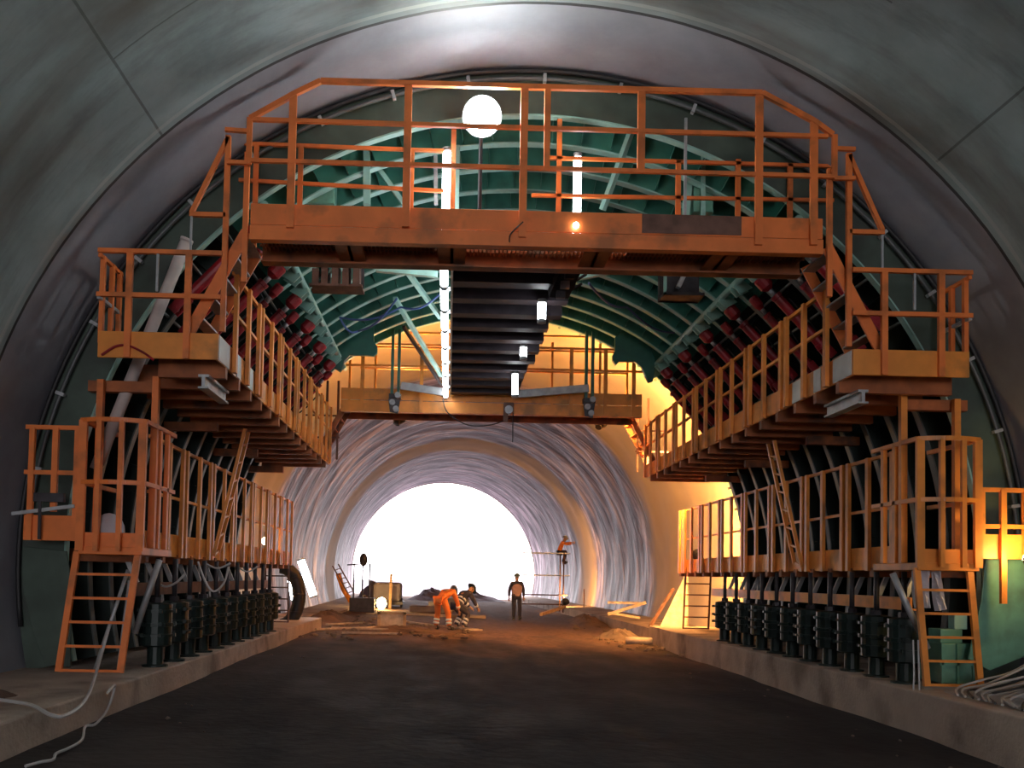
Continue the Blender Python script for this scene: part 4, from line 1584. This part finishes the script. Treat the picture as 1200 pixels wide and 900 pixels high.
def heap(cx, cy, rx, ry, h, m, label, seed, kind='stuff', cat='heap', name='dirt_heap', z0=None):
    rnd = random.Random(seed)
    mb = MB()
    n, k = 20, 7
    z0 = ground(cx, cy) - .03 if z0 is None else z0
    rows = []
    c = mb.bm.verts.new((cx, cy, z0 + h))
    for i in range(1, k + 1):
        f = i / k
        rows.append([mb.bm.verts.new((cx + rx * f * math.cos(2 * PI * j / n) * rnd.uniform(.9, 1.1), cy + ry * f * math.sin(2 * PI * j / n) * rnd.uniform(.9, 1.1),
                                      z0 + h * (math.cos(PI * f) * .5 + .5) * rnd.uniform(.75, 1.2))) for j in range(n)])
    for j in range(n):
        mb.face([c, rows[0][j], rows[0][(j + 1) % n]])
    for a, b in zip(rows, rows[1:]):
        for j in range(n):
            mb.face([a[j], b[j], b[(j + 1) % n], a[(j + 1) % n]])
    return one(name, mb, m, label, cat, kind=kind)


heap(-2.4, 26.6, 1.7, 2.0, .14, DIRT, 'low reddish dirt heap around the crate', 1)
heap(-1.1, 25.0, 1.4, 1.6, .09, DIRT, 'low reddish dirt heap in front of the bending worker', 2)
heap(4.0, 26.8, .8, 2.2, .30, ROCK, 'stony heap past the end of the right footing', 3)
heap(4.4, 36.0, .9, 4.0, .35, DIRT, 'orange-lit dirt bank under the scaffold on the right', 4)
heap(-4.9, 31.0, .9, 4.0, .30, DIRT, 'dirt bank along the left wall beyond the footing', 5)
heap(-5.35, 8.9, .5, .45, .10, DIRT, 'small dark heap of debris on the left footing', 6, z0=.485)
heap(-2.0, 60.5, 1.8, 2.0, .75, FAROUT, 'grey spoil mound on the left, before the bright portal', 7)
heap(.6, 63, 2.4, 2.0, .60, FAROUT, 'grey spoil mound in the middle, before the bright portal', 8)
heap(-5.4, 56.5, 1.3, 2, 1.1, FAROUT, 'tall grey spoil mound against the left wall near the portal', 9)
# low wall of stacked sheets
p = U(490, 712, 36.0)
mb = MB()
mb.bb((p.x - 2.0, 36.0, .05), (p.x + 2.6, 36.4, .22))
one('kerb_beam', mb, CONC, 'low concrete beam lying across the floor behind the workers', 'beam', base=(p.x, 36, .05), bevel=.02)

# machine silhouettes at the left
p = U(424, 712, 38.0)
t = thing('drill_rig', (p.x, 38, .1), 'dark upright stand with a round reflector on its arm at the left', 'machine')
for e in (-.35, 0, .28):
    MB().bb((p.x + e - .03, 38, .1), (p.x + e + .03, 38.06, 1.9 + (.25 if e else 0))).build('upright', DARK, t)
MB().bb((p.x - .5, 37.9, .1), (p.x + .5, 38.5, .75)).build('base_unit', DARK, t, .03)
a, b = U(407, 662, 38.0), U(424, 661, 38.0)
MB().bar(a, b, .05, .05).build('arm', DARK, t)
q = U(426, 656, 38.0)
MB().sphere(q, .22, .75, .5, 1.25).build('reflector', DARK, t)
MB().bar(q, V((p.x, 38, 1.9)), .05, .05).build('neck', DARK, t)
p = U(452, 705, 44.0)
t = thing('compressor', (p.x, 44, .1), 'grey compressor on a tow bar in front of the left part of the portal', 'machine')
MB().bb((p.x - .6, 44, .45), (p.x + .7, 45.6, 1.35)).build('hood', FAROUT, t, .15)
MB().bb((p.x - .7, 43.9, .3), (p.x + .8, 45.7, .45)).build('chassis', DARK, t)
for e in (-.6, .65):
    MB().tube([(p.x + e, 44.5, .35), (p.x + e + .12, 44.5, .35)], .27, 14).build('wheel', RUBBER, t)
MB().bar((p.x - .5, 43.9, .4), (p.x - .9, 42.6, .75), .07, .07).build('tow_bar', DARK, t)
q = U(457, 700, 43.0)
one('plank', MB().bar((q.x, 43.0, .1), (q.x + .03, 43.1, 1.75), .12, .05), TIMBER, 'brown plank standing upright before the compressor', 'plank', base=(q.x, 43, .1))
# leaning ladder on the left
a, b = U(411, 694, 36.0), U(393, 662, 36.0)
ladder('leaning_ladder', a, b, .25, (.8, .5, .3), 6, RUST, 'short rusty ladder leaning by the glowing left wall', (.05, .05))
for pts, lab in ((((396, 672), (402, 690), (411, 705)), 'yellow-lit pipe hugging the left wall'),
                 (((411, 706), (425, 708), (426, 714), (446, 714)), 'yellow-lit bent pipe lying beside the floor lamp')):
    P = [U(a, b, 46.0) for a, b in pts]
    one('pipe', MB().tube(P, .12, 8), YELLOWP, lab, 'pipe', base=P[-1])
for i in range(3):
    a, b = U(480 + 22 * i, 711 - 3 * i, 40 + 3 * i), U(530 + 10 * i, 712 - 3 * i, 40 + 3 * i)
    one('stacked_boards', MB().bb((a.x, 40 + 3 * i, .1), (b.x, 40.3 + 3 * i, .42 + .1 * i)), FAROUT, '%s low stack of dark panels behind the workers, counted from the nearest' % ORD[i], 'boards', 'board stacks', base=(a.x, 40 + 3 * i, .1), bevel=.03)

# scaffold on the right with the working platform
SY = 45.0
t = thing('wall_scaffold', (U(660, 715, SY).x, SY, .05), 'light scaffold of tubes and thin planks at the right wall by the orange patch', 'scaffold')
xp = U(660, 700, SY).x
xl = U(612, 700, SY).x
for y in (SY, SY + 1.4):
    MB().tube([(xp, y, .05), (xp, y, U(660, 648, SY).z)], .035, 8).build('upright', RUST, t)
for py in (648, 674, 697, 708):
    z = U(630, py, SY).z
    if py < 680:
        MB().bb((xl, SY - .02, z - .03), (xp + .3, SY + .6, z + .03)).build('plank', STEEL, t)
    else:
        MB().tube([(xl, SY, z), (xp + .2, SY, z)], .03, 8).build('ledger', RUST, t)
MB().tube([(xp + .25, SY, .05), (xp + 1.0, SY, .1), (xp + 1.0, SY, 1.2)], .03, 8).build('side_tube', RUST, t)


# ------------------------------------------------------------------ people
def skin_mesh(name, nodes, edges, m, parent, root, sub=2):
    """nodes: {key: (co, radius)}"""
    me = bpy.data.meshes.new(name)
    keys = list(nodes)
    ix = {k: i for i, k in enumerate(keys)}
    me.from_pydata([tuple(nodes[k][0]) for k in keys], [(ix[a], ix[b]) for a, b in edges], [])
    o = bpy.data.objects.new(name, me)
    COL.objects.link(o)
    o.modifiers.new('skin', 'SKIN').use_smooth_shade = True
    s = o.modifiers.new('sub', 'SUBSURF')
    s.levels = sub
    s.render_levels = sub
    for i, k in enumerate(keys):
        r = nodes[k][1]
        sv = me.skin_vertices[0].data[i]
        sv.radius = r if isinstance(r, tuple) else (r, r)
        sv.use_root = (k == root)
    bpy.context.view_layer.update()
    dg = bpy.context.evaluated_depsgraph_get()
    nm = bpy.data.meshes.new_from_object(o.evaluated_get(dg))
    nm.materials.clear()
    nm.materials.append(m)
    bpy.data.objects.remove(o)
    for p in nm.polygons:
        p.use_smooth = True
    r = bpy.data.objects.new(name, nm)
    COL.objects.link(r)
    if parent is not None:
        r.parent = parent
    return r


def figure(loc, rotz, J, label, coat, trousers, helmet, bands=True, vest=None, height=1.75, over=None):
    """J: joint positions for a 1.75 m figure facing -Y, feet at z=0"""
    J = {k: V(v) for k, v in J.items()}
    hd = (J['head'] - J['neck']).normalized()
    face = J.get('look', V((0, -1, 0))).normalized()
    face = (face - hd * face.dot(hd)).normalized()
    sidev = hd.cross(face).normalized()
    N = {'pelvis': (J['pelvis'], (.13, .10)), 'waist': (J['pelvis'].lerp(J['chest'], .45), (.125, .09)), 'chest': (J['chest'], (.155, .11)),
         'neckbase': (J['chest'].lerp(J['neck'], .7), (.085, .07)), 'neck': (J['neck'], .068), 'jaw': (J['neck'] + hd * .07 + face * .025, (.078, .09)),
         'head': (J['neck'] + hd * .15 + face * .012, (.098, .118)), 'crown': (J['neck'] + hd * .235, (.075, .09)),
         'nose': (J['neck'] + hd * .115 + face * .12, .012), 'nose0': (J['neck'] + hd * .12 + face * .085, .02)}
    E = [('pelvis', 'waist'), ('waist', 'chest'), ('chest', 'neckbase'), ('neckbase', 'neck'), ('neck', 'jaw'), ('jaw', 'head'), ('head', 'crown'), ('head', 'nose0'), ('nose0', 'nose')]
    CN, CE = {'pelvis': (J['pelvis'], (.16, .125)), 'waist': (N['waist'][0], (.155, .12)), 'chest': (J['chest'], (.185, .135)), 'collar': (N['neckbase'][0], (.10, .085))}, [('pelvis', 'waist'), ('waist', 'chest'), ('chest', 'collar')]
    TN, TE = {'pelvis': (J['pelvis'] + V((0, 0, -.01)), (.15, .12))}, []
    for s in 'lr':
        sh, el, wr, hp, kn, an, toe = (J[k + s] for k in ('sh', 'el', 'wr', 'hp', 'kn', 'an', 'toe'))
        fo = (wr - el).normalized()
        N.update({'sh' + s: (sh, .058), 'el' + s: (el, .043), 'wr' + s: (wr, .028), 'pa' + s: (wr + fo * .07, (.038, .018)),
                  'hp' + s: (hp, .088), 'kn' + s: (kn, .056), 'an' + s: (an, .042), 'ball' + s: (an.lerp(toe, .65), .036), 'toe' + s: (toe, .026)})
        E += [('chest', 'sh' + s), ('sh' + s, 'el' + s), ('el' + s, 'wr' + s), ('wr' + s, 'pa' + s), ('pelvis', 'hp' + s), ('hp' + s, 'kn' + s), ('kn' + s, 'an' + s), ('an' + s, 'ball' + s), ('ball' + s, 'toe' + s)]
        ac = fo.cross(face)
        ac = ac.normalized() if ac.length > .1 else sidev.copy()
        nrm = ac.cross(fo).normalized()
        for k, (off, ln) in enumerate(((-.03, .065), (-.011, .08), (.009, .075), (.028, .058))):
            b0 = wr + fo * .10 + ac * off
            N['f%d0%s' % (k, s)] = (b0, .010)
            N['f%d1%s' % (k, s)] = (b0 + fo * ln * .55 + nrm * .008, .009)
            N['f%d2%s' % (k, s)] = (b0 + fo * ln * .95 + nrm * .028, .007)
            E += [('pa' + s, 'f%d0%s' % (k, s)), ('f%d0%s' % (k, s), 'f%d1%s' % (k, s)), ('f%d1%s' % (k, s), 'f%d2%s' % (k, s))]
        N['t0' + s] = (wr + fo * .05 - ac * .042, .012)
        N['t1' + s] = (wr + fo * .09 - ac * .062 + nrm * .01, .009)
        E += [('pa' + s, 't0' + s), ('t0' + s, 't1' + s)]
        CN.update({'sh' + s: (sh, .085), 'el' + s: (el, .066), 'cuff' + s: (el.lerp(wr, .93), .046)})
        CE += [('chest', 'sh' + s), ('sh' + s, 'el' + s), ('el' + s, 'cuff' + s)]
        TN.update({'hp' + s: (hp, .115), 'kn' + s: (kn, .083), 'hem' + s: (kn.lerp(an, .93), .068)})
        TE += [('pelvis', 'hp' + s), ('hp' + s, 'kn' + s), ('kn' + s, 'hem' + s)]
    body = skin_mesh('person', N, E, SKIN, None, 'pelvis')
    tag(body, label, 'person')
    skin_mesh('jacket', CN, CE, coat, body, 'pelvis')
    skin_mesh('trousers', TN, TE, trousers, body, 'pelvis')
    if over:
        skin_mesh('vest', {'a': (J['pelvis'].lerp(J['chest'], .05), (.20, .16)), 'b': (N['waist'][0], (.20, .165)), 'c': (J['chest'], (.25, .20)), 'd': (N['neckbase'][0], (.15, .135)),
                           'e': (J['chest'].lerp(J['shl'], .75) + V((0, 0, .02)), .125), 'f': (J['chest'].lerp(J['shr'], .75) + V((0, 0, .02)), .125)},
                  [('a', 'b'), ('b', 'c'), ('c', 'd'), ('c', 'e'), ('c', 'f')], over, body, 'b')
    for s in 'lr':
        an, toe, kn, el, wr = J['an' + s], J['toe' + s], J['kn' + s], J['el' + s], J['wr' + s]
        skin_mesh('boot', {'a': (kn.lerp(an, .78), .062), 'b': (an, .062), 'c': (an.lerp(toe, .65) + V((0, 0, .01)), .055), 'd': (toe, .045)}, [('a', 'b'), ('b', 'c'), ('c', 'd')], BOOT, body, 'b')
        if bands:
            for f in (.42, .66):
                p = kn.lerp(an, f)
                d = (an - kn).normalized()
                MB().tube([p - d * .03, p + d * .03], .088, 14).build('leg_band', REFL, body)
            p = el.lerp(wr, .55)
            d = (wr - el).normalized()
            MB().tube([p - d * .03, p + d * .03], .066, 12).build('arm_band', REFL, body)
    c = J['neck'] + hd * .16
    mb = MB()
    M = Matrix((sidev, face, hd)).transposed()
    rings = []
    n = 16
    for i in range(6):
        th = i / 5 * PI / 2
        rings.append(mb.vs([c + M @ V((.118 * math.cos(th) * math.cos(2 * PI * k / n), (.148) * math.cos(th) * math.sin(2 * PI * k / n), .02 + .115 * math.sin(th) * 1.0)) for k in range(n)]) if i < 5 else mb.vs([c + M @ V((0, 0, .137))]))
    brim = mb.vs([c + M @ V((.14 * math.cos(2 * PI * k / n), (.18 + (.03 if math.sin(2 * PI * k / n) > 0 else 0)) * math.sin(2 * PI * k / n), .012)) for k in range(n)])
    for k in range(n):
        mb.face([brim[k], brim[(k + 1) % n], rings[0][(k + 1) % n], rings[0][k]])
    for a, b in zip(rings[:4], rings[1:5]):
        for k in range(n):
            mb.face([a[k], a[(k + 1) % n], b[(k + 1) % n], b[k]])
    for k in range(n):
        mb.face([rings[4][k], rings[4][(k + 1) % n], rings[5][0]])
    h = mb.build('helmet', helmet, body)
    so = h.modifiers.new('thick', 'SOLIDIFY')
    so.thickness = .006
    mb = MB()
    for e in (-.033, .033):
        mb.sphere(J['neck'] + hd * .135 + face * .093 + sidev * e, .011)
    mb.build('eyes', EYE, body)
    MB().sphere(J['neck'] + hd * .068 + face * .088, .02, 1.2, .5, .35).build('mouth', RED, body)
    for e in (-1, 1):
        MB().sphere(J['neck'] + hd * .12 + sidev * .082 * e, .03, .5, .8, 1.2).build('ear', SKIN, body)
    if vest:
        ch, pe = J['chest'], J['pelvis']
        for f in (.35, .62):
            p = pe.lerp(ch, f)
            d = (ch - pe).normalized()
            mb = MB()
            mb.tube([p - d * .025, p + d * .025], .172, 18)
            for v in mb.bm.verts:
                q = v.co - p
                fr = q - d * q.dot(d)
                ay = V((0, 1, 0)) - d * d.y
                ay.normalize()
                v.co = v.co - ay * fr.dot(ay) * .22
            mb.build('vest_band', vest, body)
    body.location = loc
    body.rotation_euler = (0, 0, rotz)
    body.scale = (height / 1.75,) * 3
    return body


stand = dict(pelvis=(0, 0, .93), chest=(0, -.01, 1.30), neck=(0, -.01, 1.50), head=(0, -.02, 1.66), look=(-.3, -1, -.1),
             shl=(.19, 0, 1.41), ell=(.27, .04, 1.13), wrl=(.26, -.04, .88), shr=(-.19, 0, 1.41), elr=(-.28, .03, 1.13), wrr=(-.30, -.03, .88),
             hpl=(.10, 0, .90), knl=(.12, -.04, .49), anl=(.13, .03, .08), toel=(.16, -.15, .035), hpr=(-.10, 0, .90), knr=(-.11, -.06, .49), anr=(-.11, -.02, .08), toer=(-.14, -.20, .035))
bend_ = dict(pelvis=(0, .18, .88), chest=(.02, -.14, 1.06), neck=(.03, -.32, 1.10), head=(.04, -.47, 1.10), look=(0, -.35, -1),
             shl=(.20, -.20, 1.08), ell=(.24, -.30, .80), wrl=(.14, -.42, .58), shr=(-.17, -.20, 1.08), elr=(-.25, -.28, .80), wrr=(-.20, -.42, .56),
             hpl=(.11, .17, .85), knl=(.19, .05, .46), anl=(.22, .10, .08), toel=(.26, -.08, .035), hpr=(-.11, .17, .85), knr=(-.18, .04, .46), anr=(-.24, .08, .08), toer=(-.29, -.10, .035))
crouch = dict(pelvis=(0, .20, .72), chest=(0, -.08, 1.02), neck=(0, -.24, 1.14), head=(.02, -.36, 1.22), look=(.1, -.8, -.5),
              shl=(.19, -.14, 1.08), ell=(.27, -.26, .82), wrl=(.18, -.44, .66), shr=(-.19, -.14, 1.08), elr=(-.27, -.26, .82), wrr=(-.18, -.44, .64),
              hpl=(.10, .19, .70), knl=(.18, -.10, .44), anl=(.17, .12, .08), toel=(.20, -.08, .035), hpr=(-.10, .19, .70), knr=(-.18, -.12, .45), anr=(-.16, .10, .08), toer=(-.19, -.10, .035))
sit = dict(pelvis=(0, .05, .55), chest=(0, -.10, .92), neck=(0, -.18, 1.10), head=(.0, -.25, 1.24), look=(.0, -1, .1),
           shl=(.19, -.12, 1.01), ell=(.26, -.34, 1.00), wrl=(.18, -.60, 1.06), shr=(-.19, -.12, 1.01), elr=(-.26, -.34, .94), wrr=(-.16, -.58, .98),
           hpl=(.10, .02, .53), knl=(.15, -.34, .62), anl=(.15, -.22, .10), toel=(.15, -.42, .05), hpr=(-.10, .02, .53), knr=(-.17, -.28, .50), anr=(-.17, -.12, .02), toer=(-.17, -.31, -.02))
p = U(605, 727, 36.0)
figure((p.x, 36.0, ground(p.x, 36) + .0), .1, stand, 'man in helmet and pale pinkish vest walking on the right, dark trousers', NAVY, NAVY, HELMB, False, None, 1.76, DKVEST)
p = U(520, 741, 27.0)
figure((p.x, 27.0, ground(p.x, 27) + .02), 2.5, bend_, 'worker in orange coverall with white leg bands bending forward', HIVIS, HIVIS, HELM, True, None, 1.78)
p = U(541, 738, 28.2)
figure((p.x, 28.2, ground(p.x, 28) + .0), 2.2, crouch, 'dark-clothed worker with white bands crouching beside the orange worker', NAVY, NAVY, HELMB, True, REFL, 1.75)
p = U(657, 660, SY + .3)
figure((p.x - .05, SY + .3, U(657, 648, SY).z - .50), R_(90), sit, 'worker in orange and dark clothes sitting on the scaffold plank, reaching to the wall', HIVIS, NAVY, HELM, False, None, 1.72)
